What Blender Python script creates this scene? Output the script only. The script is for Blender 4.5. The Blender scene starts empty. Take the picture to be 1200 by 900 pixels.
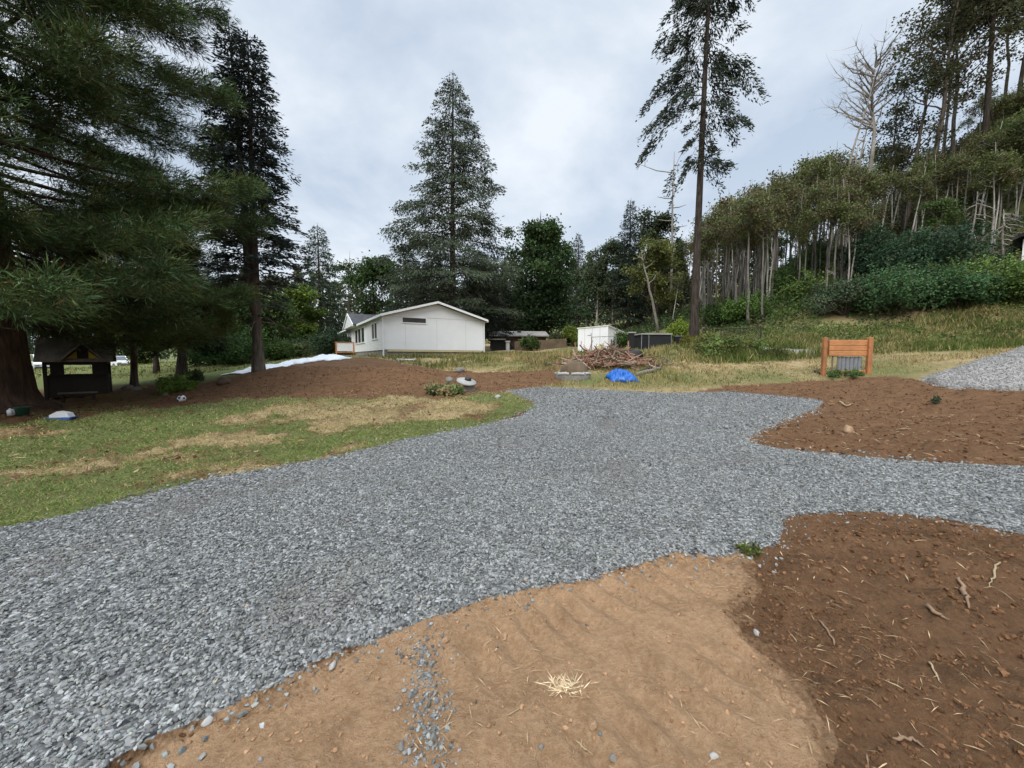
import bpy, bmesh, math, random
import numpy as np
from mathutils import Vector, Matrix

# ------------------------------------------------------------------ camera, world, sun, exposure
sc = bpy.context.scene
COL = sc.collection
EYE = 1.55
PITCH = math.radians(3.8)
F = 451.0                                   # focal length in photo pixels (1200 wide)
cam_d = bpy.data.cameras.new('camera')
cam_d.sensor_width = 36.0
cam_d.lens = F / 1200 * 36
cam_d.clip_start = 0.05
cam_d.clip_end = 6000
cam = bpy.data.objects.new('camera', cam_d)
COL.objects.link(cam)
cam.location = (0, 0, EYE)
cam.rotation_euler = (math.radians(90) - PITCH, 0, 0)
sc.camera = cam

SUN_EL, SUN_AZ = 43.0, 200.0                # azimuth clockwise from +Y
world = bpy.data.worlds.new('World')
sc.world = world
world.use_nodes = True
wn, wl = world.node_tree.nodes, world.node_tree.links
wn.clear()
out = wn.new('ShaderNodeOutputWorld')
bg = wn.new('ShaderNodeBackground')
bg.inputs['Strength'].default_value = 0.1
sky = wn.new('ShaderNodeTexSky')
sky.sky_type = 'NISHITA'
sky.sun_disc = False
sky.sun_elevation = math.radians(SUN_EL)
sky.sun_rotation = math.radians(SUN_AZ)
sky.dust_density = 3.0
tc = wn.new('ShaderNodeTexCoord')
sep = wn.new('ShaderNodeSeparateXYZ')
wl.new(tc.outputs['Generated'], sep.inputs[0])
def wmath(op, a, b=None):
    n = wn.new('ShaderNodeMath'); n.operation = op
    for k, v in enumerate((a, b)):
        if v is None: continue
        if isinstance(v, (int, float)): n.inputs[k].default_value = v
        else: wl.new(v, n.inputs[k])
    return n.outputs[0]
zz = wmath('ADD', wmath('MAXIMUM', sep.outputs['Z'], 0.0), 0.22)
comb = wn.new('ShaderNodeCombineXYZ')
wl.new(wmath('DIVIDE', sep.outputs['X'], zz), comb.inputs[0])
wl.new(wmath('DIVIDE', sep.outputs['Y'], zz), comb.inputs[1])
n1 = wn.new('ShaderNodeTexNoise'); n1.inputs['Scale'].default_value = 1.1
n1.inputs['Detail'].default_value = 7; n1.inputs['Roughness'].default_value = 0.55; n1.inputs['Distortion'].default_value = 0.25
wl.new(comb.outputs[0], n1.inputs['Vector'])
ramp = wn.new('ShaderNodeValToRGB')
ramp.color_ramp.elements[0].position = 0.40; ramp.color_ramp.elements[0].color = (0.54, 0.64, 0.78, 1)
ramp.color_ramp.elements[1].position = 0.60; ramp.color_ramp.elements[1].color = (0.90, 0.96, 1.03, 1)
wl.new(n1.outputs['Fac'], ramp.inputs[0])
# the cloud deck pales towards the horizon
hz = wn.new('ShaderNodeMapRange'); hz.inputs['From Min'].default_value = 0.02; hz.inputs['From Max'].default_value = 0.42
hz.inputs['To Min'].default_value = 0.65; hz.inputs['To Max'].default_value = 0.0
wl.new(sep.outputs['Z'], hz.inputs['Value'])
hm = wn.new('ShaderNodeMix'); hm.data_type = 'RGBA'
wl.new(hz.outputs[0], hm.inputs['Factor']); wl.new(ramp.outputs[0], hm.inputs['A']); hm.inputs['B'].default_value = (0.86, 0.93, 0.99, 1)
sc10 = wn.new('ShaderNodeVectorMath'); sc10.operation = 'SCALE'; # overcast is brightest at the zenith; boosted here, out of view, to add light
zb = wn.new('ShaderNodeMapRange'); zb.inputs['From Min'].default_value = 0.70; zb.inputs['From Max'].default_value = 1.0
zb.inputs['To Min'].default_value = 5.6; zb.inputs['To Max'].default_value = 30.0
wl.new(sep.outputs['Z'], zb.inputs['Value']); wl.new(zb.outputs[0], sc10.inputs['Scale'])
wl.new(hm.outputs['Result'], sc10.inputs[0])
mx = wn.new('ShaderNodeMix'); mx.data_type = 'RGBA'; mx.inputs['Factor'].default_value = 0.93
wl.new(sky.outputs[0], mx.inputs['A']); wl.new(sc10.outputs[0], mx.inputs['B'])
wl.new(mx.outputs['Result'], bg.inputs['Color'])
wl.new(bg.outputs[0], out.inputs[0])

sun_d = bpy.data.lights.new('sun', 'SUN')
sun_d.energy = 1.5
sun_d.angle = math.radians(25)
sun_d.color = (1.0, 0.96, 0.90)
sun = bpy.data.objects.new('sun', sun_d)
COL.objects.link(sun)
el, az = math.radians(SUN_EL), math.radians(SUN_AZ)
sd = Vector((math.sin(az) * math.cos(el), math.cos(az) * math.cos(el), math.sin(el)))
sun.rotation_euler = sd.to_track_quat('Z', 'Y').to_euler()
sun.location = sd * 60

sc.view_settings.view_transform = 'Standard'
sc.view_settings.look = 'None'
sc.view_settings.exposure = 0.88
sc.view_settings.gamma = 1.0
sc.view_settings.use_curve_mapping = False
sc.cycles.max_bounces = 6
sc.cycles.diffuse_bounces = 4
sc.cycles.use_denoising = True

# ------------------------------------------------------------------ numbers
rng = np.random.default_rng(7)
def U(a, b, n=None): return rng.uniform(a, b, n)
def nrm(v): return v / np.maximum(np.linalg.norm(v, axis=-1, keepdims=True), 1e-9)
def rdir(n): return nrm(rng.normal(size=(n, 3)))

def _hash(ix, iy, seed):
    h = (ix.astype(np.int64) * 374761393 + iy.astype(np.int64) * 668265263 + seed * 1442695041) & 0xffffffff
    h = ((h ^ (h >> 13)) * 1274126177) & 0xffffffff
    return ((h ^ (h >> 16)) & 0xffff) / 65535.0
def vnoise(x, y, seed=0):
    ix, iy = np.floor(x), np.floor(y)
    fx, fy = x - ix, y - iy
    fx = fx * fx * (3 - 2 * fx); fy = fy * fy * (3 - 2 * fy)
    a, b = _hash(ix, iy, seed), _hash(ix + 1, iy, seed)
    c, d = _hash(ix, iy + 1, seed), _hash(ix + 1, iy + 1, seed)
    return (a * (1 - fx) + b * fx) * (1 - fy) + (c * (1 - fx) + d * fx) * fy
def fbm(x, y, scale, octv=4, seed=0, rough=0.5):
    """about -1..1; scale = size in metres of the largest blobs"""
    s, amp, tot = 0.0, 1.0, 0.0
    f = 1.0 / scale
    for k in range(octv):
        s = s + amp * (vnoise(x * f + 17.3 * k, y * f - 9.1 * k, seed + k) * 2 - 1)
        tot += amp; amp *= rough; f *= 2.03
    return s / tot

# a pixel of the photograph -> a world ray / a point at depth Y
def ray(px, py):
    u, v = (px - 600) / F, (450 - py) / F
    c, s = math.cos(PITCH), math.sin(PITCH)
    return np.array([u, c + v * s, -s + v * c])
def at(px, py, Y):
    d = ray(px, py)
    return np.array([0, 0, EYE]) + d * (Y / d[1])

# ------------------------------------------------------------------ terrain
CP = [(-3, 1, 0), (3, 1, 0), (0, 3, 0), (-5, 3.7, 0), (4, 4, .02), (-6, 6, 0), (0, 6, .03), (0, -6, 0), (-10, -4, 0), (10, -4, .1),
      (6.8, 5.2, .06), (-12.4, 9.3, 0), (-12, 14, .02), (8, 2, .03)]
for px, py, Y in [(625, 480, 10), (640, 455, 14.5), (965, 470, 12.5), (890, 515, 7), (990, 437, 16), (1130, 455, 12), (1200, 470, 10.5),
                  (1000, 405, 22), (1000, 385, 27), (1150, 400, 22), (1200, 120, 50), (1100, 205, 51), (1000, 290, 50), (940, 318, 50), (880, 345, 47),
                  (940, 330, 40), (1060, 320, 34), (1130, 320, 32), (1200, 320, 30), (800, 378, 50), (700, 397, 60), (600, 402, 60),
                  (300, 418, 45), (150, 429.5, 60), (136, 431.5, 52), (0, 432, 60), (811, 405, 27), (764, 414, 31), (796, 412, 30), (700, 412, 36), (450, 418, 28), (566, 416, 31), (392, 417, 44),
                  (304, 441, 18), (90, 465, 15), (158, 454, 17), (850, 415, 22), (600, 425, 22), (750, 425, 20), (760, 458, 14.5),
                  (480, 437, 20), (380, 420, 26), (230, 437, 26), (520, 462, 13), (200, 475, 12.5)]:
    CP.append(tuple(at(px, py, Y)))
CP += [(160, 60, 64), (110, 120, 36), (60, 140, 20), (0, 160, 12), (-90, 160, 3), (-160, 60, -1), (-120, 0, -2), (-60, -60, -1), (60, -60, 6), (90, 10, 40),
       (55, 5, 14), (25, 6, 2.2), (0, 400, 40), (400, 200, 110), (-400, 200, 5), (-300, -300, 0), (300, -300, 60), (0, -400, 0), (60, 80, 20), (30, 90, 10)]
CP = np.array(CP, float)
_c2 = 4.0
def _phi(r2): return np.sqrt(r2 + _c2)
_A = _phi(((CP[:, None, :2] - CP[None, :, :2]) ** 2).sum(-1))
_n = len(CP)
_M = np.zeros((_n + 1, _n + 1)); _M[:_n, :_n] = _A - np.eye(_n) * 0.15; _M[:_n, _n] = 1; _M[_n, :_n] = 1
_W = np.linalg.solve(_M, np.append(CP[:, 2], 0))
def hbase(x, y):
    x = np.asarray(x, float); y = np.asarray(y, float)
    z = np.full(x.shape, _W[_n])
    for k in range(_n):
        z = z + _W[k] * np.sqrt((x - CP[k, 0]) ** 2 + (y - CP[k, 1]) ** 2 + _c2)
    r = np.hypot(x, y)
    w = np.clip((r - 600) / 600, 0, 1)
    return z * (1 - w) + 20 * w
BERMS = [(-8.2, 18.0, 3.2, 1.6, .40), (-5.6, 17.2, 2.2, 1.2, .34), (-10.6, 17.6, 1.8, 1.3, .25), (-3.2, 17.6, 2.0, .9, .16), (1.5, 17.6, 2.0, .8, .12)]
def hmid(x, y):
    z = hbase(x, y)
    for bx, by, sx, sy, hh in BERMS:
        z = z + hh * np.exp(-((x - bx) / sx) ** 2 - ((y - by) / sy) ** 2)
    return z
def hit(px, py):
    d = ray(px, py)
    t = np.concatenate([np.linspace(.5, 30, 1500), np.linspace(30.1, 200, 1500)])
    P = np.array([0, 0, EYE])[None] + d[None] * t[:, None]
    g = P[:, 2] - hmid(P[:, 0], P[:, 1])
    k = np.argmax(g < 0) if (g < 0).any() else len(t) - 1
    if k == 0 or not (g < 0).any(): return P[k]
    a = g[k - 1] / (g[k - 1] - g[k] + 1e-12)
    return P[k - 1] * (1 - a) + P[k] * a
def poly(pts): return np.array([hit(*p)[:2] for p in pts])
def inside(P, x, y):
    r = np.zeros(x.shape, bool)
    x0, y0 = P[:, 0].min(), P[:, 1].min(); x1, y1 = P[:, 0].max(), P[:, 1].max()
    sel = (x >= x0) & (x <= x1) & (y >= y0) & (y <= y1)
    xs, ys = x[sel], y[sel]
    q = np.zeros(xs.shape, bool)
    j = len(P) - 1
    for i in range(len(P)):
        xi, yi, xj, yj = P[i, 0], P[i, 1], P[j, 0], P[j, 1]
        if yi != yj:
            c = ((yi > ys) != (yj > ys)) & (xs < (xj - xi) * (ys - yi) / (yj - yi) + xi)
            q ^= c
        j = i
    r[sel] = q
    return r
def soft(P, x, y, amp, seed=0, n=5):
    """0..1 with a ragged edge of width about amp"""
    s = np.zeros(x.shape)
    for k in range(n):
        jx = fbm(x, y, amp * 2.5, 3, seed + 11 * k) * amp * 1.6; jy = fbm(x, y, amp * 2.5, 3, seed + 11 * k + 5) * amp * 1.6
        s += inside(P, x + jx, y + jy)
    return s / n

GRAVEL = poly([(-300, 700), (0, 622), (80, 605), (170, 580), (250, 560), (330, 548), (400, 535), (480, 515), (560, 500), (610, 488), (628, 478),
               (622, 470), (605, 463), (592, 458), (640, 454), (700, 457), (780, 461), (850, 459), (920, 464), (965, 470), (960, 478), (935, 487),
               (900, 502), (878, 515), (885, 522), (915, 528), (960, 533), (1050, 541), (1200, 549), (1700, 590), (1700, 700), (1200, 628), (1150, 618),
               (1100, 608), (1040, 603), (990, 603), (930, 604), (912, 611), (918, 625), (905, 640), (885, 648), (850, 652), (790, 652), (740, 663),
               (690, 678), (620, 692), (560, 708), (500, 725), (440, 750), (390, 772), (340, 800), (280, 830), (220, 858), (170, 885), (130, 905),
               (0, 990), (-300, 1250), (-900, 1250), (-900, 850)])
TAN = poly([(130, 880), (340, 790), (500, 715), (690, 670), (850, 645), (874, 660), (866, 690), (850, 708), (880, 750), (930, 800), (970, 850), (990, 920),
            (1010, 1100), (600, 1500), (-100, 1300)])
GREEN = poly([(-500, 640), (-500, 500), (0, 497), (100, 490), (200, 476), (300, 468), (420, 466), (520, 464), (600, 460), (635, 478), (560, 503), (330, 552), (170, 584), (0, 628)])
DRYLAWN = poly([(-20, 560), (40, 540), (150, 528), (240, 498), (330, 482), (400, 470), (500, 468), (560, 480), (520, 492), (430, 500), (360, 512), (280, 530), (150, 545), (40, 570)])
DRY2 = poly([(330, 476), (420, 466), (520, 466), (590, 474), (560, 488), (430, 492), (340, 492)])
MOUND = poly([(150, 486), (190, 468), (250, 449), (290, 436), (340, 424), (430, 419), (490, 430), (560, 437), (655, 434), (660, 448), (600, 458), (560, 461), (520, 468), (440, 466), (330, 466), (200, 477)])
LITTER = poly([(-400, 500), (-400, 470), (60, 455), (160, 452), (270, 445), (270, 462), (130, 490), (0, 497)])   # bare needle litter under the big conifer
RSOIL = poly([(790, 464), (850, 452), (960, 446), (1040, 441), (1090, 446), (1200, 458), (1700, 480), (1700, 600), (1200, 552), (960, 536), (870, 520), (880, 510), (930, 485), (962, 475)])
PATHW = poly([(880, 414), (960, 417), (960, 411), (900, 408)])

def masks(x, y):
    g = inside(GRAVEL, x + fbm(x, y, .25, 3, 3) * .05 + fbm(x, y, 1.2, 2, 8) * .04, y + fbm(x, y, .25, 3, 4) * .05)
    tan = soft(TAN, x, y, .20, 20, 6)
    tan = np.maximum(tan, .0)
    mound = soft(MOUND, x, y, .30, 30)
    rs = soft(RSOIL, x, y, .28, 40)
    green = soft(GREEN, x, y, .18, 50)
    dryl = np.clip(soft(DRYLAWN, x, y, .8, 60, 6) * (.85 + fbm(x, y, .8, 5, 64, .6) * 2.2) + np.clip(fbm(x, y, 1.3, 4, 66) * 2.3 - .08, 0, .85) + soft(DRY2, x, y, .6, 67) * .8, 0, 1)
    sh = soft(LITTER, x, y, .3, 70)
    r = np.hypot(x, y)
    ang = np.degrees(np.arctan2(x, y))
    # the rest: field. left = mown green, behind = mixed straw and green, right = straw
    field = np.clip((y - 9.5) / 3, 0, 1) * np.clip(1 - mound * 1.2, 0, 1) * np.clip(1 - rs * 1.1, 0, 1) * (1 - sh * .6)
    leftf = np.clip((-ang - 12) / 12, 0, 1)
    fg = np.clip(.42 + fbm(x, y, 3.2, 4, 80) * .9 + np.clip((y - 18.5) / 4, 0, .25) * (x > 4), 0, 1)
    G = np.maximum(green * np.clip(1 - dryl * (1.1 + fbm(x, y, .6, 3, 61) * .9), 0, 1), field * np.maximum(fg * .8, leftf * .8))
    D = np.clip(np.maximum(green * dryl * 1.0, field) - G * .6, 0, 1)
    bare = np.clip(fbm(x, y, .9, 4, 90) * 2.6 - .80 + soft(DRY2, x, y, .5, 67) * .85, 0, 1) * green
    G = G * (1 - bare) * (1 - mound * .8); D = D * (1 - bare * .6) * (1 - mound * .7)
    hill = np.clip((hmid(x, y) - 4.0) / 2.5, 0, 1) * np.clip((y - 24) / 8, 0, 1)
    G = np.maximum(G, hill * (.55 + .35 * fbm(x, y, 3, 3, 97))); D = D * (1 - hill * .85)
    pg = soft(PATHW, x, y, .4, 95)
    return g, tan, D * (1 - tan) , G * (1 - tan), pg

def hfull(x, y, g=None, tan=None):
    """terrain with its relief"""
    if g is None: g, tan, D, G, pg = masks(x, y)
    z = hmid(x, y)
    r = np.hypot(x, y)
    near = np.clip(1.4 - r / 25, .0, 1)
    soil = (1 - g)
    z = z + near * soil * (fbm(x, y, .9, 4, 101) * .035 + fbm(x, y, .22, 4, 102, .6) * .016)
    # lumpy dark soil
    dark = soil * (1 - tan)
    lump = np.abs(fbm(x, y, .35, 4, 103, .6))
    z = z + near * dark * (lump * .12 - .028)
    z = z + np.clip((r - 5) / 6, 0, 1) * np.clip(1.6 - r / 22, 0, 1) * dark * (np.abs(fbm(x, y, 1.3, 4, 113, .55)) * .19 - .03 + fbm(x, y, .45, 3, 114, .6) * .045)
    # track ripples pressed into the tan dirt
    q = (x * .86 + y * .5); s = (-x * .5 + y * .86)
    lane = np.exp(-((s - 1.75) / .22) ** 2) + np.exp(-((s - 1.0) / .2) ** 2)
    lane *= np.clip((q - 0.3) / .6, 0, 1)
    z = z + tan * lane * (.019 * np.sin((q + fbm(x, y, .5, 2, 105) * .05) * 2 * np.pi / .17) - .018)
    z = z + tan * (fbm(x, y, .12, 3, 106) * .006 + fbm(x, y, .6, 3, 116) * .03)
    # loose edge of the driveway sits a little proud
    gs = np.zeros(x.shape)
    for dx_, dy_ in ((.07, 0), (-.07, 0), (0, .07), (0, -.07), (.04, .04), (-.04, -.04)): gs += inside(GRAVEL, x + dx_, y + dy_) / 6
    z = z + gs * (.028 + fbm(x, y, 1.6, 3, 107) * .02 + fbm(x, y, .09, 2, 108) * .006)
    z = z + np.clip((r - 25) / 20, 0, 1) * fbm(x, y, 9, 4, 109) * .4
    return z
def gz(x, y):
    x = np.atleast_1d(np.asarray(x, float)); y = np.atleast_1d(np.asarray(y, float))
    return hfull(x, y)
def g1(x, y): return float(gz([x], [y])[0])
def ground_at(px, py):
    p = hit(px, py); return np.array([p[0], p[1], g1(p[0], p[1])])
def foot(px, Y):
    """the ground under picture column px at depth Y"""
    x = (px - 600) / F * Y / math.cos(PITCH)
    return np.array([x, Y, g1(x, Y)])

# ------------------------------------------------------------------ geometry accumulator
class Geo:
    def __init__(s): s.v, s.f, s.c, s.n = [], [], [], 0
    def add(s, v, f, col=None):
        v = np.asarray(v, float).reshape(-1, 3); f = np.asarray(f, np.int64)
        s.v.append(v); s.f.append(f + s.n)
        if col is None: col = (1, 1, 1)
        col = np.asarray(col, float)
        if col.ndim == 1: col = np.tile(col, (len(v), 1))
        s.c.append(col); s.n += len(v)
        return s
    def box(s, c, d, rot=None, col=None):
        x, y, z = np.array(d) / 2
        v = np.array([[-x, -y, -z], [x, -y, -z], [x, y, -z], [-x, y, -z], [-x, -y, z], [x, -y, z], [x, y, z], [-x, y, z]])
        if rot is not None: v = v @ np.asarray(rot).T
        return s.add(v + np.array(c), [[0, 3, 2, 1], [4, 5, 6, 7], [0, 1, 5, 4], [1, 2, 6, 5], [2, 3, 7, 6], [3, 0, 4, 7]], col)
    def prism(s, pts, vec, col=None):
        """planar outline pts (n,3) swept by vec"""
        p = np.asarray(pts, float); n = len(p); q = p + np.asarray(vec, float)
        s.add(np.vstack([p, q]), [[i, (i + 1) % n, n + (i + 1) % n, n + i] for i in range(n)], col)
        b = s.n - 2 * n
        for ring in (list(range(n))[::-1], list(range(n, 2 * n))):
            for k in range(1, n - 1):
                s.f.append(np.array([[ring[0] + b, ring[k] + b, ring[k + 1] + b]]))
        return s
    def tube(s, P, R, sides=6, col=None, cap=True):
        P = np.asarray(P, float); k = len(P); R = np.broadcast_to(np.asarray(R, float), (k,))
        T = np.gradient(P, axis=0); T = nrm(T)
        up = np.array([0, 0, 1.0]) if abs(T[0, 2]) < .9 else np.array([1.0, 0, 0])
        A = nrm(np.cross(T, up)); B = np.cross(T, A)
        a = np.linspace(0, 2 * np.pi, sides, endpoint=False)
        V = P[:, None] + R[:, None, None] * (np.cos(a)[None, :, None] * A[:, None] + np.sin(a)[None, :, None] * B[:, None])
        i = np.arange(k - 1)[:, None] * sides; j = np.arange(sides)[None]; j2 = (j + 1) % sides
        f = np.stack([i + j, i + j2, i + sides + j2, i + sides + j], -1).reshape(-1, 4)
        s.add(V.reshape(-1, 3), f, col)
        if cap and sides > 2:
            b = s.n - k * sides
            for k2 in range(1, sides - 1):
                s.f.append(np.array([[b, b + k2 + 1, b + k2], [b + (k - 1) * sides, b + (k - 1) * sides + k2, b + (k - 1) * sides + k2 + 1]]))
        return s
    def leaves(s, c, d, L, W, col, n=None):
        c = np.asarray(c); N = len(c); d = nrm(d)
        if n is None: n = rdir(N)
        side = nrm(np.cross(d, n)); up = np.cross(side, d)
        L = np.broadcast_to(np.asarray(L, float), (N,))[:, None]; W = np.broadcast_to(np.asarray(W, float), (N,))[:, None]
        v = np.stack([c, c + d * L * .45 + side * W * .5 + up * L * .06, c + d * L, c + d * L * .45 - side * W * .5 + up * L * .06], 1).reshape(-1, 3)
        f = np.arange(N * 4).reshape(-1, 4)
        col = np.asarray(col, float)
        if col.ndim == 1: col = np.tile(col, (N, 1))
        return s.add(v, f, np.repeat(col, 4, 0))
    def lathe(s, prof, c=(0, 0, 0), sides=24, col=None, sx=1, sy=1):
        prof = np.asarray(prof, float); k = len(prof)
        a = np.linspace(0, 2 * np.pi, sides, endpoint=False)
        V = np.stack([prof[:, None, 0] * np.cos(a) * sx, prof[:, None, 0] * np.sin(a) * sy, np.repeat(prof[:, 1:2], sides, 1)], -1)
        i = np.arange(k - 1)[:, None] * sides; j = np.arange(sides)[None]; j2 = (j + 1) % sides
        return s.add(V.reshape(-1, 3) + np.array(c), np.stack([i + j, i + j2, i + sides + j2, i + sides + j], -1).reshape(-1, 4), col)
    def mesh(s, name, smooth=False):
        me = bpy.data.meshes.new(name)
        V = np.vstack(s.v).astype(np.float32)
        loops, sizes = [], []
        for f in s.f:
            loops.append(f.reshape(-1)); sizes.append(np.full(len(f), f.shape[1]))
        loops = np.concatenate(loops).astype(np.int32); sizes = np.concatenate(sizes).astype(np.int32)
        me.vertices.add(len(V)); me.vertices.foreach_set('co', V.ravel())
        me.loops.add(len(loops)); me.loops.foreach_set('vertex_index', loops)
        st = np.concatenate([[0], np.cumsum(sizes)[:-1]]).astype(np.int32)
        me.polygons.add(len(sizes)); me.polygons.foreach_set('loop_start', st)
        me.polygons.foreach_set('use_smooth', np.full(len(sizes), smooth))
        a = me.attributes.new('col', 'FLOAT_COLOR', 'POINT')
        C = np.ones((len(V), 4), np.float32); C[:, :3] = np.vstack(s.c)
        a.data.foreach_set('color', C.ravel())
        me.update(calc_edges=True)
        return me
    def build(s, name, mat, parent=None, smooth=False, loc=None):
        o = bpy.data.objects.new(name, s.mesh(name, smooth))
        o.data.materials.append(mat)
        COL.objects.link(o)
        if parent is not None: o.parent = parent
        if loc is not None: o.location = loc
        return o

def tag(o, label=None, cat=None, group=None, kind=None):
    for k, v in (('label', label), ('category', cat), ('group', group), ('kind', kind)):
        if v: o[k] = v
    return o
def empty(name, loc, label, cat, group=None, rz=0.0, scale=1.0):
    o = bpy.data.objects.new(name, None); COL.objects.link(o)
    o.location = tuple(loc); o.rotation_euler = (0, 0, rz); o.scale = (scale,) * 3
    o.empty_display_size = .2
    return tag(o, label, cat, group)
def copy_tree(o, parent=None):
    c = o.copy(); COL.objects.link(c)
    if parent is not None: c.parent = parent
    for ch in KIDS.get(o.name, []): copy_tree(ch, c)
    return c
KIDS = {}
def kids(o, *ch): KIDS[o.name] = list(ch)
def rotz(a): return np.array([[math.cos(a), -math.sin(a), 0], [math.sin(a), math.cos(a), 0], [0, 0, 1]])

# ------------------------------------------------------------------ materials
def newmat(name):
    m = bpy.data.materials.new(name); m.use_nodes = True
    nt = m.node_tree; nt.nodes.clear()
    o = nt.nodes.new('ShaderNodeOutputMaterial'); b = nt.nodes.new('ShaderNodeBsdfPrincipled')
    nt.links.new(b.outputs[0], o.inputs[0])
    return m, nt, b, o
class N:
    """small node helper"""
    def __init__(s, nt):
        s.nt = nt; s.co = nt.nodes.new('ShaderNodeTexCoord')
    def link(s, a, b): s.nt.links.new(a, b)
    def noise(s, scale, detail=5, rough=.55, dist=0, vec=None):
        n = s.nt.nodes.new('ShaderNodeTexNoise'); n.inputs['Scale'].default_value = scale; n.inputs['Detail'].default_value = detail
        n.inputs['Roughness'].default_value = rough; n.inputs['Distortion'].default_value = dist
        s.link(vec or s.co.outputs['Object'], n.inputs['Vector']); return n.outputs['Fac']
    def voro(s, scale, feat='F1', vec=None):
        n = s.nt.nodes.new('ShaderNodeTexVoronoi'); n.feature = feat; n.inputs['Scale'].default_value = scale
        s.link(vec or s.co.outputs['Object'], n.inputs['Vector']); return n
    def ramp(s, fac, *stops):
        r = s.nt.nodes.new('ShaderNodeValToRGB'); e = r.color_ramp.elements
        while len(e) < len(stops): e.new(.5)
        for k, (p, c) in enumerate(stops):
            e[k].position = p; e[k].color = (*c, 1) if not isinstance(c, (int, float)) else (c, c, c, 1)
        s.link(fac, r.inputs[0]); return r.outputs[0]
    def mix(s, f, a, b, mode='MIX'):
        m = s.nt.nodes.new('ShaderNodeMix'); m.data_type = 'RGBA'; m.blend_type = mode
        for v, k in ((f, 'Factor'), (a, 'A'), (b, 'B')):
            if isinstance(v, (int, float)): m.inputs[k].default_value = v if k == 'Factor' else (v, v, v, 1)
            elif isinstance(v, tuple): m.inputs[k].default_value = (*v, 1)
            else: s.link(v, m.inputs[k])
        return m.outputs['Result']
    def math(s, op, a, b):
        m = s.nt.nodes.new('ShaderNodeMath'); m.operation = op
        for k, v in enumerate((a, b)):
            if isinstance(v, (int, float)): m.inputs[k].default_value = v
            else: s.link(v, m.inputs[k])
        return m.outputs[0]
    def attr(s, name='col'):
        a = s.nt.nodes.new('ShaderNodeAttribute'); a.attribute_name = name; return a
    def bump(s, h, strength, dist, normal=None):
        b = s.nt.nodes.new('ShaderNodeBump'); b.inputs['Strength'].default_value = strength; b.inputs['Distance'].default_value = dist
        s.link(h, b.inputs['Height'])
        if normal is not None: s.link(normal, b.inputs['Normal'])
        return b.outputs[0]
    def mapping(s, scale, src='Object'):
        m = s.nt.nodes.new('ShaderNodeMapping'); m.inputs['Scale'].default_value = scale
        s.link(s.co.outputs[src], m.inputs['Vector']); return m.outputs[0]

def plain(name, col, rough=.6, var=.12, scale=6, bump=.0, metal=0, stretch=None, spec=.4, attr=False):
    m, nt, b, o = newmat(name); n = N(nt)
    vec = n.mapping(stretch) if stretch else None
    f = n.noise(scale, 6, .6, 0, vec)
    f2 = n.noise(scale * .13, 3, .6)
    src = n.attr().outputs['Color'] if attr else col
    c = n.mix(n.ramp(f, (.3, 1 - var), (.7, 1 + var * .6)), src, src, 'MIX')
    c = n.mix(1.0, src, n.ramp(f, (.28, 1 - var), (.72, 1.0)), 'MULTIPLY')
    c = n.mix(1.0, c, n.ramp(f2, (.3, 1 - var), (.7, 1.0)), 'MULTIPLY')
    n.link(c, b.inputs['Base Color'])
    b.inputs['Roughness'].default_value = rough; b.inputs['Metallic'].default_value = metal
    b.inputs['Specular IOR Level'].default_value = spec
    if bump: n.link(n.bump(f, bump, .02), b.inputs['Normal'])
    return m

def leafmat(name, trans=.25, rough=.7, spec=.12):
    m, nt, b, o = newmat(name); n = N(nt)
    a = n.attr().outputs['Color']
    v = n.noise(.9, 3, .6)
    c = n.mix(1.0, a, n.ramp(v, (.3, .72), (.7, 1.2)), 'MULTIPLY')
    n.link(c, b.inputs['Base Color']); b.inputs['Roughness'].default_value = rough; b.inputs['Specular IOR Level'].default_value = spec
    t = nt.nodes.new('ShaderNodeBsdfTranslucent'); n.link(c, t.inputs['Color'])
    mx = nt.nodes.new('ShaderNodeMixShader'); mx.inputs[0].default_value = trans
    n.link(b.outputs[0], mx.inputs[1]); n.link(t.outputs[0], mx.inputs[2]); n.link(mx.outputs[0], o.inputs[0])
    return m

def barkmat(name, c1, c2, scale=3):
    m, nt, b, o = newmat(name); n = N(nt)
    vec = n.mapping((1, 1, .16))
    f = n.noise(scale * 3, 7, .65, .3, vec); f2 = n.noise(scale * .5, 4, .6)
    c = n.mix(n.ramp(f, (.32, 0.0), (.68, 1.0)), c1, c2)
    c = n.mix(1.0, c, n.ramp(f2, (.3, .65), (.7, 1.1)), 'MULTIPLY')
    n.link(c, b.inputs['Base Color']); b.inputs['Roughness'].default_value = .9; b.inputs['Specular IOR Level'].default_value = .15
    n.link(n.bump(f, .8, .05), b.inputs['Normal'])
    return m

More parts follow.
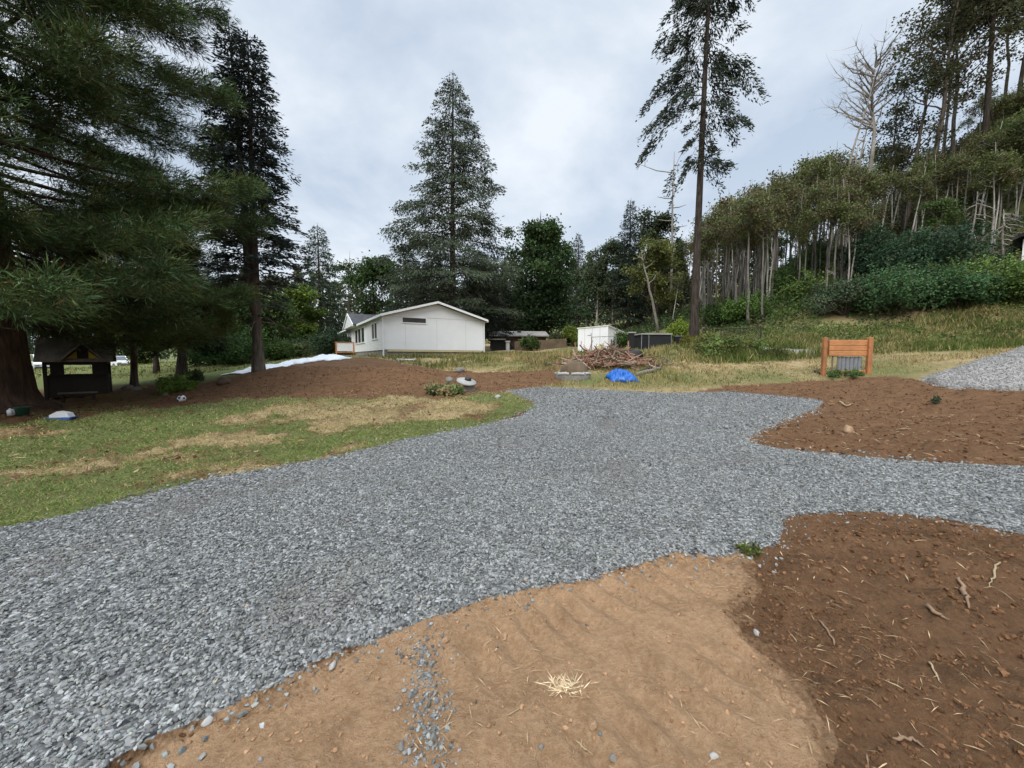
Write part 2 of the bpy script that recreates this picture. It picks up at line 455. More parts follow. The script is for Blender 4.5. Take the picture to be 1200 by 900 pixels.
def groundmat():
    m, nt, b, o = newmat('earth_and_grass'); n = N(nt)
    at_ = n.attr('mask'); sp = nt.nodes.new('ShaderNodeSeparateColor'); n.link(at_.outputs['Color'], sp.inputs[0])
    pg = at_.outputs['Alpha']
    nf = n.noise(38, 8, .68); nm = n.noise(5, 6, .6); nl = n.noise(.9, 4, .6); nx = n.noise(140, 4, .7)
    dark = n.mix(n.ramp(nm, (.3, 0.), (.72, 1.)), (.052, .0265, .0125), (.140, .073, .035))
    dark = n.mix(n.ramp(nf, (.36, .0), (.72, .75)), dark, (.195, .112, .060))
    # dried out crumbs and root hair
    dark = n.mix(n.ramp(n.noise(26, 6, .7, 2.5, n.mapping((1, .35, 1))), (.60, 0.), (.74, .45)), dark, (.27, .19, .125))
    dark = n.mix(n.ramp(n.noise(2.2, 6, .65, .5, n.mapping((.45, 1.3, 1))), (.42, 0.), (.68, .38)), dark, (.205, .114, .060))
    dark = n.mix(n.ramp(n.noise(3.4, 6, .65, .6, n.mapping((.4, 1.3, 1))), (.55, 0.), (.68, .6)), dark, (.048, .027, .014))
    tan = n.mix(n.ramp(nm, (.3, 0.), (.7, 1.)), (.255, .150, .078), (.42, .262, .146))
    tan = n.mix(n.ramp(nl, (.35, 0.), (.7, .8)), tan, (.300, .180, .096))
    tan = n.mix(n.ramp(nf, (.42, .0), (.75, .6)), tan, (.54, .375, .23))
    tan = n.mix(n.ramp(n.noise(2.6, 7, .7, .8), (.52, 0.), (.66, .55)), tan, (.185, .108, .056))
    tan = n.mix(n.ramp(nx, (.30, .5), (.42, .0)), tan, (.17, .095, .052))
    straw = n.mix(n.ramp(nf, (.35, 0.), (.68, 1.)), (.20, .13, .068), (.46, .37, .20))
    straw = n.mix(n.ramp(nm, (.35, 0.), (.7, .55)), straw, (.30, .25, .12))
    straw = n.mix(n.ramp(n.noise(3.1, 6, .65, .4), (.46, 0.), (.66, .75)), straw, (.15, .095, .052))
    grn = n.mix(n.ramp(nf, (.3, 0.), (.7, 1.)), (.065, .080, .026), (.165, .185, .065))
    grey = n.mix(n.ramp(nf, (.3, 0.), (.7, 1.)), (.15, .15, .15), (.34, .34, .34))
    wob = n.math('ADD', n.math('MULTIPLY', n.math('SUBTRACT', nf, .5), .7), n.math('MULTIPLY', n.math('SUBTRACT', n.noise(7, 5, .65), .5), 1.1))
    def edge(v, lo=.25, hi=.75):
        return n.ramp(n.math('ADD', v, wob), (lo, 0.), (hi, 1.))
    c = n.mix(n.ramp(n.math('ADD', sp.outputs['Red'], n.math('MULTIPLY', n.math('SUBTRACT', nf, .5), .7)), (.22, 0.), (.78, 1.)), dark, tan)
    c = n.mix(edge(sp.outputs['Green']), c, straw)
    c = n.mix(edge(sp.outputs['Blue']), c, grn)
    c = n.mix(edge(pg), c, grey)
    n.link(c, b.inputs['Base Color']); b.inputs['Roughness'].default_value = .95; b.inputs['Specular IOR Level'].default_value = .12
    h = n.math('ADD', n.math('MULTIPLY', nf, .7), n.math('MULTIPLY', nx, .3))
    n.link(n.bump(h, 1.0, .045), b.inputs['Normal'])
    return m
def gravelmat():
    m, nt, b, o = newmat('crushed_rock'); n = N(nt)
    v = n.voro(34); v2 = n.voro(60)
    r = nt.nodes.new('ShaderNodeSeparateColor'); n.link(v.outputs['Color'], r.inputs[0])
    big = n.noise(.7, 4, .6)
    c = n.ramp(r.outputs[0], (0., (.040, .041, .043)), (.5, (.142, .144, .142)), (.85, (.262, .264, .26)), (1., (.40, .40, .40)))
    c = n.mix(1.0, c, n.ramp(big, (.3, .82), (.7, 1.1)), 'MULTIPLY')
    n.link(c, b.inputs['Base Color']); b.inputs['Roughness'].default_value = .8; b.inputs['Specular IOR Level'].default_value = .3
    vec = nt.nodes.new('ShaderNodeVectorMath'); vec.operation = 'DOT_PRODUCT'
    n.link(v.outputs['Color'], vec.inputs[0]); n.link(v.outputs['Position'], vec.inputs[1])
    n.link(n.bump(n.math('SUBTRACT', 1.0, v.outputs['Distance']), 1.0, .03), b.inputs['Normal'])
    return m
def attrmat(name, rough=.85, spec=.25, nscale=40, namp=.3, bump=.4):
    m, nt, b, o = newmat(name); n = N(nt)
    f = n.noise(nscale, 5, .65)
    c = n.mix(1.0, n.attr().outputs['Color'], n.ramp(f, (.3, 1 - namp), (.7, 1 + namp * .5)), 'MULTIPLY')
    n.link(c, b.inputs['Base Color']); b.inputs['Roughness'].default_value = rough; b.inputs['Specular IOR Level'].default_value = spec
    if bump: n.link(n.bump(f, bump, .01), b.inputs['Normal'])
    return m
def sidingmat(name, col, pitch=.2):
    m, nt, b, o = newmat(name); n = N(nt)
    w = nt.nodes.new('ShaderNodeTexWave'); w.wave_type = 'BANDS'; w.bands_direction = 'Z'; w.wave_profile = 'SAW'; w.inputs['Scale'].default_value = 1 / pitch * .314 / 1.0
    n.link(n.co.outputs['Object'], w.inputs['Vector'])
    f = n.noise(1.2, 4, .6)
    n.link(n.mix(1.0, col, n.ramp(f, (.3, .92), (.7, 1.)), 'MULTIPLY'), b.inputs['Base Color']); b.inputs['Roughness'].default_value = .55
    n.link(n.bump(w.outputs['Fac'], .6, .02), b.inputs['Normal'])
    return m
def glassmat():
    m, nt, b, o = newmat('window_glass'); n = N(nt)
    n.link(n.ramp(n.noise(1.5, 3), (.3, (.03, .035, .04)), (.7, (.06, .065, .07))), b.inputs['Base Color'])
    b.inputs['Roughness'].default_value = .08; b.inputs['Specular IOR Level'].default_value = .6
    return m

M = dict(
    earth=groundmat(), gravel=gravelmat(), stones=attrmat('crushed_rock_pieces', .75, .35, 60, .3, .3),
    clod=attrmat('soil_crumbs', .95, .1, 30, .35, .5), straw=attrmat('dry_straw', .8, .2, 8, .2, 0),
    leaf=leafmat('broad_leaves', .3), needle=leafmat('needles', .12, .65, .2), grass=leafmat('grass_blades', .3, .7, .15),
    bark_dark=barkmat('dark_furrowed_bark', (.022, .017, .014), (.088, .070, .058)),
    bark_grey=barkmat('grey_bark', (.060, .048, .038), (.19, .16, .13)),
    bark_pale=barkmat('pale_alder_bark', (.18, .165, .14), (.52, .49, .44), 1.2),
    bark_alder=barkmat('grey_alder_bark', (.075, .068, .058), (.27, .25, .22), 1.2),
    bark_dead=barkmat('bleached_dead_wood', (.16, .14, .115), (.36, .33, .29), 1.5),
    bark_brown=barkmat('red_brown_bark', (.035, .022, .016), (.12, .078, .055)),
    white=sidingmat('white_lap_siding', (.80, .81, .815), .2), trim=plain('white_trim', (.83, .84, .84), .5, .06, 3),
    smooth_white=plain('white_panel', (.80, .82, .83), .5, .06, 1.5),
    shingle=plain('grey_shingles', (.075, .078, .085), .9, .4, 14, .4), block=plain('concrete_block', (.30, .285, .25), .9, .3, 9, .3),
    beige=plain('beige_skirting', (.56, .49, .30), .7, .15, 5), glass=glassmat(), dark=plain('dark_frame', (.03, .03, .032), .5, .2, 5),
    cedar=plain('orange_cedar', (.66, .29, .115), .65, .4, 5, .25, stretch=(1.2, 8, 8)),
    cedar2=plain('weathered_cedar', (.58, .24, .095), .7, .45, 6, .25, stretch=(8, 8, 1.2)),
    concrete=plain('concrete', (.40, .395, .375), .9, .25, 12, .3), plastic_white=plain('white_sheeting', (.74, .755, .77), .42, .1, 4),
    blue=plain('blue_tarpaulin', (.008, .125, .50), .38, .25, 8), black=plain('black_plastic', (.012, .012, .013), .45, .3, 6),
    blackcloth=plain('black_shade_cloth', (.022, .023, .026), .8, .4, 25, .3), galv=plain('galvanised_metal', (.34, .36, .38), .45, .25, 7, metal=.6),
    roofpale=plain('pale_metal_roof', (.36, .335, .31), .6, .25, 4), brownwall=plain('brown_board_wall', (.11, .07, .05), .85, .35, 6),
    playwood=plain('dark_stained_wood', (.040, .033, .028), .8, .35, 9, .2), playroof=plain('grey_playhouse_shingles', (.34, .32, .29), .9, .45, 18, .4),
    yellow=plain('yellow_paint', (.55, .43, .03), .6, .15, 8), greywood=plain('grey_weathered_wood', (.27, .235, .19), .85, .4, 9, .3, stretch=(1, 7, 7)),
    rust=plain('rusty_wire', (.06, .048, .040), .8, .4, 14), carwhite=plain('white_car_paint', (.70, .71, .72), .25, .05, 3, spec=.5),
    tyre=plain('black_rubber', (.018, .018, .018), .8, .3, 12), rock=plain('grey_field_stone', (.24, .225, .20), .9, .4, 9, .5),
    tanrock=plain('tan_stone', (.42, .27, .15), .9, .35, 14, .4), root=plain('dry_root_wood', (.30, .19, .115), .85, .4, 20, .3),
    toyblue=plain('blue_toy_plastic', (.06, .14, .42), .4, .1, 5), toygreen=plain('green_plastic', (.03, .09, .06), .45, .15, 6),
    stalk=plain('dry_stalk', (.40, .30, .17), .8, .3, 30),
    burlap=plain('brown_burlap', (.19, .135, .085), .95, .45, 10, .5, stretch=(6, 6, .8)),
)

# ------------------------------------------------------------------ ground sheets
def build_ground():
    def geo(a, b, q):
        n = int(math.log(b / a) / math.log(1 + q)); return list(a * (b / a) ** (np.arange(n) / n))
    R = np.array(geo(.7, 9, .0075) + geo(9, 30, .011) + geo(30, 120, .03) + geo(120, 5000, .09) + [5000])
    A = np.concatenate([np.arange(-68, 68, .17), np.arange(68, 292, 4.0)])
    A = np.radians(A)
    nr, na = len(R), len(A)
    x = (R[:, None] * np.sin(A)[None]).ravel(); y = (R[:, None] * np.cos(A)[None]).ravel()
    g, tan, D, G, pg = masks(x, y)
    z = hfull(x, y, g, tan)
    V = np.stack([x, y, z], -1)
    mask = np.stack([tan, D, G, pg], -1).astype(np.float32)
    i = np.arange(nr - 1)[:, None] * na; j = np.arange(na)[None]; j2 = (j + 1) % na
    f = np.stack([i + j, i + na + j, i + na + j2, i + j2], -1).reshape(-1, 4)[:, ::-1]
    gf = g[f].sum(1) >= 3
    def sheet(name, faces, mat, cap=False):
        ids, inv = np.unique(faces.ravel(), return_inverse=True)
        G_ = Geo(); G_.add(V[ids], inv.reshape(-1, 4))
        if cap:
            c0 = np.searchsorted(ids, np.arange(na)); ok = ids[np.minimum(c0, len(ids) - 1)] == np.arange(na)
            if ok.all():
                G_.add([[0, 0, z[:na].mean()]], np.zeros((0, 3), int))
                G_.f.append(np.stack([np.full(na, G_.n - 1), c0, np.roll(c0, -1)], -1)[:, ::-1])
        o = G_.build(name, mat, None, True)
        a = o.data.attributes.new('mask', 'FLOAT_COLOR', 'POINT')
        mm = mask[ids]
        if len(o.data.vertices) > len(mm): mm = np.vstack([mm, np.array([[1, 0, 0, 0]], np.float32)])
        a.data.foreach_set('color', np.ascontiguousarray(mm).ravel())
        return tag(o, kind='structure')
    sheet('ground', f[~gf], M['earth'], True)
    sheet('gravel_driveway', f[gf], M['gravel'])
build_ground()

# ------------------------------------------------------------------ scattered stones, crumbs, straw, grass (uncountable)
ICO = None
def ico():
    t = (1 + 5 ** .5) / 2
    v = nrm(np.array([[-1, t, 0], [1, t, 0], [-1, -t, 0], [1, -t, 0], [0, -1, t], [0, 1, t], [0, -1, -t], [0, 1, -t], [t, 0, -1], [t, 0, 1], [-t, 0, -1], [-t, 0, 1]], float))
    f = np.array([[0, 11, 5], [0, 5, 1], [0, 1, 7], [0, 7, 10], [0, 10, 11], [1, 5, 9], [5, 11, 4], [11, 10, 2], [10, 7, 6], [7, 1, 8], [3, 9, 4], [3, 4, 2], [3, 2, 6], [3, 6, 8], [3, 8, 9], [4, 9, 5], [2, 4, 11], [6, 2, 10], [8, 6, 7], [9, 8, 1]])
    return v, f
IV, IF_ = ico()
OV = np.array([[1, 0, 0], [-1, 0, 0], [0, 1, 0], [0, -1, 0], [0, 0, 1], [0, 0, -1]], float)
OF = np.array([[0, 2, 4], [2, 1, 4], [1, 3, 4], [3, 0, 4], [2, 0, 5], [1, 2, 5], [3, 1, 5], [0, 3, 5]])
def pebbles(G, P, size, cols, fine=True, flat=.6, jit=.35):
    n = len(P)
    BV, BF = (IV, IF_) if fine else (OV, OF)
    k = len(BV)
    v = BV[None] * (1 + U(-jit, jit, (n, k, 1))) + U(-.12, .12, (n, k, 3))
    sz = np.stack([U(.8, 1.35, n), U(.55, .95, n), U(.4, .8, n) * flat / .6], -1)
    v = v * sz[:, None]
    # random rotation, mostly lying flat
    a, b, c = U(0, 2 * np.pi, n), rng.normal(0, .55, n), rng.normal(0, .55, n)
    ca, sa, cb, sb, cc, s_ = np.cos(a), np.sin(a), np.cos(b), np.sin(b), np.cos(c), np.sin(c)
    x, y, z = v[..., 0], v[..., 1], v[..., 2]
    y, z = y * cb[:, None] - z * sb[:, None], y * sb[:, None] + z * cb[:, None]
    x, z = x * cc[:, None] + z * s_[:, None], -x * s_[:, None] + z * cc[:, None]
    x, y = x * ca[:, None] - y * sa[:, None], x * sa[:, None] + y * ca[:, None]
    v = np.stack([x, y, z], -1) * size[:, None, None] + P[:, None]
    f = BF[None] + (np.arange(n) * k)[:, None, None]
    G.add(v.reshape(-1, 3), f.reshape(-1, 3), np.repeat(cols, k, 0))
def sector(n, r0, r1, a0=-64, a1=64):
    """uniform over an area in front of the camera"""
    r = np.sqrt(U(r0 * r0, r1 * r1, n)); a = np.radians(U(a0, a1, n))
    return r * np.sin(a), r * np.cos(a)
def greys(n):
    t = U(0, 1, n) ** 1.5
    b = .105 + .230 * t
    c = np.stack([b * U(.95, 1.0, n), b * U(.985, 1.02, n), b * U(.92, .985, n)], -1)
    w = U(0, 1, n) > .997
    c[w] = np.array([.33, .28, .22])
    return c
def gravel_stones():
    G = Geo()
    for r0, r1, dens, s0, s1, fine in ((.8, 3.2, 3900, .006, .0128, True), (3.2, 5.5, 2700, .008, .0138, False), (5.5, 9, 1200, .010, .0165, False), (9, 17, 230, .018, .028, False)):
        n = int(dens * math.radians(128) / 2 * (r1 * r1 - r0 * r0))
        x, y = sector(n, r0, r1)
        jx = fbm(x, y, .25, 3, 3) * .05 + fbm(x, y, 1.2, 2, 8) * .04; jy = fbm(x, y, .25, 3, 4) * .05
        k = inside(GRAVEL, x + jx + rng.normal(0, .02, n), y + jy + rng.normal(0, .02, n))
        x, y = x[k], y[k]
        s = U(s0, s1, len(x)) * np.exp(rng.normal(0, .16, len(x)))
        z = hfull(x, y) + s * U(-.2, .75, len(x))
        tone = 1 + .16 * fbm(x, y, 1.4, 3, 155) + .10 * fbm(x, y, .3, 2, 156)
        dust = np.clip(fbm(x, y, 1.1, 4, 157) * 1.8 - .35, 0, .6)[:, None]
        pebbles(G, np.stack([x, y, z], -1), s, greys(len(x)) * tone[:, None] * (1 - dust) + dust * np.array([.165, .155, .138]), fine)
    # gravel spilled in a strip on the tan dirt, and strays along the edge
    A, B = hit(495, 748), hit(505, 905)
    n = 650; t = U(0, 1, n)
    w = rng.normal(0, 1, n) * (.055 + .02 * np.sin(t * 14))
    x = A[0] + (B[0] - A[0]) * t + w; y = A[1] + (B[1] - A[1]) * t + rng.normal(0, .03, n)
    s = U(.003, .010, n) * np.exp(rng.normal(0, .25, n))
    k = ~inside(GRAVEL, x, y); x, y, s = x[k], y[k], s[k]
    pebbles(G, np.stack([x, y, gz(x, y) + s * .25], -1), s, greys(len(x)) * .9, True)
    # strays
    P = GRAVEL; seg = []
    for i in range(len(P)):
        a, b = P[i - 1], P[i]; L = np.hypot(*(b - a))
        m = int(L * 75)
        if m and min(np.hypot(*a), np.hypot(*b)) < 14: t = U(0, 1, m)[:, None]; seg.append(a + (b - a) * t + rng.normal(0, .10, (m, 2)) * np.exp(rng.normal(0, .5, (m, 1))))
    q = np.vstack(seg); k = np.hypot(q[:, 0], q[:, 1]) < 15; q = q[k]
    s = U(.007, .017, len(q)) * np.where(np.hypot(q[:, 0], q[:, 1]) > 6, 1.6, 1)
    pebbles(G, np.stack([q[:, 0], q[:, 1], gz(q[:, 0], q[:, 1]) + s * .2], -1), s, greys(len(q)), True)
    tag(G.build('gravel', M['stones']), 'loose crushed blue-grey gravel covering the driveway', 'gravel', kind='stuff')
gravel_stones()

def soil_crumbs():
    G = Geo()
    for r0, r1, dens, s0, s1 in ((.8, 3, 1100, .003, .012), (3, 7, 330, .005, .020), (7, 20, 48, .007, .036)):
        n = int(dens * math.radians(128) / 2 * (r1 * r1 - r0 * r0))
        x, y = sector(n, r0, r1)
        g, tan, D, Gm, pg = masks(x, y)
        keep = (~g) & (U(0, 1, n) > np.clip(tan * .80 + Gm * .95 + D * .72, 0, 1)) & (fbm(x, y, .5, 3, 201) > -.45)
        x, y, tan = x[keep], y[keep], tan[keep]
        s = U(s0 ** .5, s1 ** .5, len(x)) ** 2
        c = np.array([.108, .056, .028])[None] * U(.75, 1.9, (len(x), 1))
        c = np.where(tan[:, None] > .5, np.array([.30, .18, .10])[None] * U(.75, 1.25, (len(x), 1)), c)
        pebbles(G, np.stack([x, y, gz(x, y) + s * .2], -1), s, c, True, .75)
    tag(G.build('soil_crumbs', M['clod']), 'crumbs and clods of dug brown soil', 'soil', kind='stuff')
soil_crumbs()

def straw_bits():
    G = Geo()
    def fibre(x, y, L, w, cols):
        n = len(x); a = U(0, 2 * np.pi, n)
        z = gz(x, y) + U(.003, .012, n)
        d = np.stack([np.cos(a), np.sin(a), rng.normal(0, .18, n)], -1)
        G.leaves(np.stack([x, y, z], -1) - d * L[:, None] / 2, d, L, w, cols, np.tile([[0, 0, 1.]], (n, 1)) + rng.normal(0, .3, (n, 3)))
    for r0, r1, dens, L0, L1, w in ((.9, 3.2, 190, .02, .10, .004), (3.2, 7, 60, .04, .16, .007), (7, 16, 30, .07, .26, .014)):
        n = int(dens * math.radians(128) / 2 * (r1 * r1 - r0 * r0))
        x, y = sector(n, r0, r1)
        g, tan, D, Gm, pg = masks(x, y)
        k = (~g) & (U(0, 1, n) < np.where(tan > .5, .75, .85)) & (fbm(x, y, .7, 3, 210) > -.15)
        x, y = x[k], y[k]; n = len(x)
        c = np.array([.45, .31, .175])[None] * U(.4, 1.15, (n, 1)) * np.array([[1, 1, 1]])
        fibre(x, y, U(L0, L1, n), w * U(.5, 1.3, n), c)
    tag(G.build('straw', M['straw']), 'bits of dry straw and root hair strewn over the soil', 'straw', kind='stuff')
straw_bits()

def lawn_grass():
    G = Geo()
    for r0, r1, dens, h, w in ((3, 7, 2600, .048, .006), (7, 11, 1200, .055, .010), (11, 18, 380, .06, .020)):
        n = int(dens * math.radians(75) / 2 * (r1 * r1 - r0 * r0))
        x, y = sector(n, r0, r1, -68, 7)
        g, tan, D, Gm, pg = masks(x, y)
        patch = fbm(x, y, .5, 3, 220)
        k = (~g) & (U(0, 1, n) < np.clip(Gm * 1.1 * (1 + patch * .5) + D * .75, 0, 1))
        x, y, D_, Gm, patch = x[k], y[k], D[k], Gm[k], patch[k]; n = len(x)
        dry = U(0, 1, n) < np.clip(D_ * .72 + .20 - patch * .15, 0, 1)
        c = np.where(dry[:, None], np.array([.43, .34, .17])[None] * U(.65, 1.15, (n, 1)), np.array([.175, .225, .062])[None] * U(.6, 1.3, (n, 1)) * (1 + .25 * patch[:, None]))
        a = U(0, 2 * np.pi, n)
        d = np.stack([np.cos(a) * .75, np.sin(a) * .75, U(.25, 1.0, n)], -1)
        hh = h * U(.5, 1.5, n) * (1 + .5 * patch)
        G.leaves(np.stack([x, y, gz(x, y) - .004], -1), d, hh, w * U(.7, 1.4, n), c)
    tag(G.build('lawn_grass', M['grass']), 'short patchy green and straw coloured lawn grass', 'grass', kind='stuff')
lawn_grass()

def field_grass():
    G = Geo()
    def patch_(n, pxr, Yr, h0, h1, w, thr, dryness, seed):
        px = U(*pxr, n); Y = U(Yr[0] ** 2, Yr[1] ** 2, n) ** .5
        x = (px - 600) / F * Y; y = Y
        g, tan, D, Gm, pg = masks(x, y)
        fade = np.clip((px - pxr[0]) / 70, 0, 1) * np.clip((pxr[1] - px) / 70, 0, 1) * np.clip((Y - Yr[0]) / 1.6 + .15, 0, 1) * np.clip((Yr[1] - Y) / 3, 0, 1)
        k = (~g) & (D + Gm > .25) & (pg < .3) & (fbm(x, y, 1.6, 4, seed) > thr) & (U(0, 1, n) < fade)
        x, y = x[k], y[k]; n = len(x)
        # blades stand in tufts
        x = x + rng.normal(0, .05, n); y = y + rng.normal(0, .05, n)
        f = fbm(x, y, 2.2, 3, seed + 9)
        dry = U(0, 1, n) < np.clip(dryness - f * .8, .05, .97)
        c = np.where(dry[:, None], np.array([.42, .335, .155])[None] * U(.55, 1.15, (n, 1)), np.array([.115, .150, .038])[None] * U(.6, 1.35, (n, 1)))
        d = np.stack([rng.normal(0, .28, n), rng.normal(0, .28, n), np.ones(n)], -1)
        hh = U(h0, h1, n) * np.clip(.75 + fbm(x, y, 1.1, 3, seed + 3) * .9, .25, 1.6)
        G.leaves(np.stack([x, y, gz(x, y) - .03], -1), d, hh, w * U(.6, 1.4, n), c)
    patch_(30000, (400, 860), (14.4, 22), .08, .30, .022, -.2, .62, 231)
    patch_(36000, (420, 720), (20, 34), .10, .42, .040, -.3, .50, 241)
    patch_(9000, (610, 680), (19, 25), .4, 1.0, .030, -.05, .75, 243)
    patch_(24000, (670, 1260), (14.6, 22), .05, .22, .026, -.25, .85, 251)
    patch_(76000, (800, 1290), (19.0, 27), .18, .62, .040, -.6, .30, 261)
    patch_(20000, (610, 930), (19, 31), .15, .55, .040, -.3, .55, 271)
    patch_(26000, (-60, 420), (24, 60), .06, .28, .060, -.3, .35, 281)
    tag(G.build('field_grass', M['grass']), 'rough dry field grass and weeds beyond the driveway', 'grass', kind='stuff')
field_grass()
# ------------------------------------------------------------------ vegetation builders (each returns trunk Geo, crown Geo at the origin)
def colvar(base, n, v=.35, shift=.12):
    b = np.array(base)[None] * U(1 - v, 1 + v, (n, 1))
    return b * (1 + rng.normal(0, shift, (n, 3)) * np.array([1, .5, .6]))
def conifer(H, base, radius, nbr, r0, droop=.25, lift=.15, leaf=.26, dens=34, col=(.030, .050, .026), gap=.25, hang=.5, lean=(0, 0), branches=None, clump=.16, taper=.75):
    T, C = Geo(), Geo()
    k = 14; t = np.linspace(0, 1, k)
    ax = np.stack([lean[0] * t ** 1.4, lean[1] * t, H * t], -1)
    rr = r0 * np.maximum(1 - t, .02) ** taper; rr[0] *= 1.45; rr[1] *= 1.05
    tt = np.sort(np.append(t, [.012, .03])); axp = np.stack([np.interp(tt, t, ax[:, q]) for q in range(3)], -1)
    axp[0, 2] -= .4
    T.tube(axp, np.interp(tt, t, rr), 9)
    def axis(h): return np.array([np.interp(h / H, t, ax[:, q]) for q in range(3)])
    if branches is None:
        branches = []
        for i in range(nbr):
            u = (i + U(0, 1)) / nbr
            h = base + (H - base) * (u ** .85) * .985
            L = radius((h - base) / (H - base)) * U(.62, 1.12)
            if U(0, 1) < gap * .4: L *= .45
            branches.append((h, i * 2.39996 + U(-.4, .4), L, lift + U(-.12, .12), droop * U(.6, 1.4)))
    for h, a, L, li, dr in branches:
        o = axis(h); rad = np.array([math.cos(a), math.sin(a), 0]); lat = np.array([-math.sin(a), math.cos(a), 0])
        s = np.linspace(0, 1, 6)
        P = o + rad * L * s[:, None] + np.array([0, 0, 1]) * (L * (li * s - dr * s * s))[:, None]
        if L > .5: T.tube(P, np.maximum(r0 * .16 * min(1, L / 5) * (1 - s * .85), .012), 4, cap=False)
        m = max(10, int(dens * L * (1 + .25 * L)))
        ncl = max(4, int(2.2 * L * (1 + .15 * L)))
        cs = U(.14, 1.0, ncl) ** .8; cw = U(-1, 1, ncl) * (.10 + .30 * np.sin(np.pi * np.clip(cs * .85 + .1, 0, 1))) * L * .8
        keep = U(0, 1, ncl) > gap; keep[np.argmax(cs)] = True
        cs, cw = cs[keep], cw[keep]
        j = rng.integers(0, len(cs), m)
        sz = clump * (1 + .12 * L)
        ss = np.clip(cs[j] + rng.normal(0, sz, m) / max(L, .6), .03, 1.06); ww = cw[j] + rng.normal(0, sz, m)
        p = o + rad * (L * ss)[:, None] + lat * ww[:, None]
        p[:, 2] += L * (li * ss - dr * ss * ss) - np.abs(rng.normal(0, hang * .30, m)) - np.abs(ww) * .25 * hang
        d = rad[None] * U(.2, 1, m)[:, None] + lat[None] * (np.sign(ww) * U(0, .9, m))[:, None]
        d[:, 2] += -hang * U(.0, 1.5, m) + .15
        C.leaves(p, d, leaf * U(.6, 1.35, m), leaf * .30 * U(.7, 1.4, m), colvar(col, m, .4) * (1 - .25 * U(0, 1, 1)))
    return T, C
def broadleaf(H, trunk_h, spread, r0, ncl, leaves, leaf, col, lean=(0, 0), limbs=7, cl_r=.9, bottom=.35, twigs=True, shape=.6, col2=None, mix2=0.0):
    T, C = Geo(), Geo()
    k = 10; t = np.linspace(0, 1, k)
    wob = np.cumsum(rng.normal(0, .010 * H, (k, 2)), 0) * .5; wob[0] = 0
    ax = np.stack([lean[0] * t + wob[:, 0], lean[1] * t + wob[:, 1], H * .93 * t], -1)
    rr = r0 * (1 - t) ** .8 + .012; rr[0] *= 1.35
    ax0 = ax.copy(); ax0[0, 2] -= .4
    T.tube(ax0, rr, 8)
    def axis(u): return np.array([np.interp(u, t, ax[:, q]) for q in range(3)])
    tips = []
    for i in range(limbs):
        u = trunk_h / H + (0.97 - trunk_h / H) * ((i + U(0, 1)) / limbs)
        a = i * 2.39996 + U(-.5, .5)
        v = (u - trunk_h / H) / (1 - trunk_h / H)
        R = spread * (math.sin(math.pi * min(.98, v * (1 - bottom) + bottom)) ** shape) * U(.7, 1.1)
        o = axis(u * .9); s = np.linspace(0, 1, 7)
        rise = U(.35, .9)
        P = o + np.stack([math.cos(a) * R * s, math.sin(a) * R * s, R * (rise * s + .25 * s * s)], -1) + np.vstack([np.zeros((1, 3)), np.cumsum(rng.normal(0, R * .035, (6, 3)), 0)])
        T.tube(P, np.maximum(r0 * .34 * (1 - s * .85), .014), 5, cap=False)
        for q in range(5):
            w = U(.35, 1.0); b = P[min(6, int(w * 6))]
            e = b + rng.normal(0, 1, 3) * R * .22 + np.array([math.cos(a), math.sin(a), .7]) * R * .16
            if twigs: T.tube(np.stack([b, (b + e) / 2 + rng.normal(0, .05 * R, 3), e]), [r0 * .10 + .008, .012, .007], 3, cap=False)
            tips.append(e)
        tips.append(P[-1])
    tips = np.array(tips)
    ci = rng.integers(0, len(tips), ncl)
    cc = tips[ci] + rng.normal(0, .28 * cl_r, (ncl, 3))
    j = rng.integers(0, ncl, leaves)
    p = cc[j] + rng.normal(0, 1, (leaves, 3)) * cl_r * np.array([.5, .5, .34])
    d = rdir(leaves) + np.array([0, 0, -.35])
    n = rdir(leaves) * .8 + np.array([0, 0, 1])
    c = colvar(col, leaves, .35) * U(.75, 1.25, ncl)[j][:, None]
    if col2 is not None:
        w = (U(0, 1, ncl) < mix2)[j]; c[w] = colvar(col2, int(w.sum()), .3)
    C.leaves(p, d, leaf * U(.7, 1.3, leaves), leaf * .72, c, n)
    return T, C
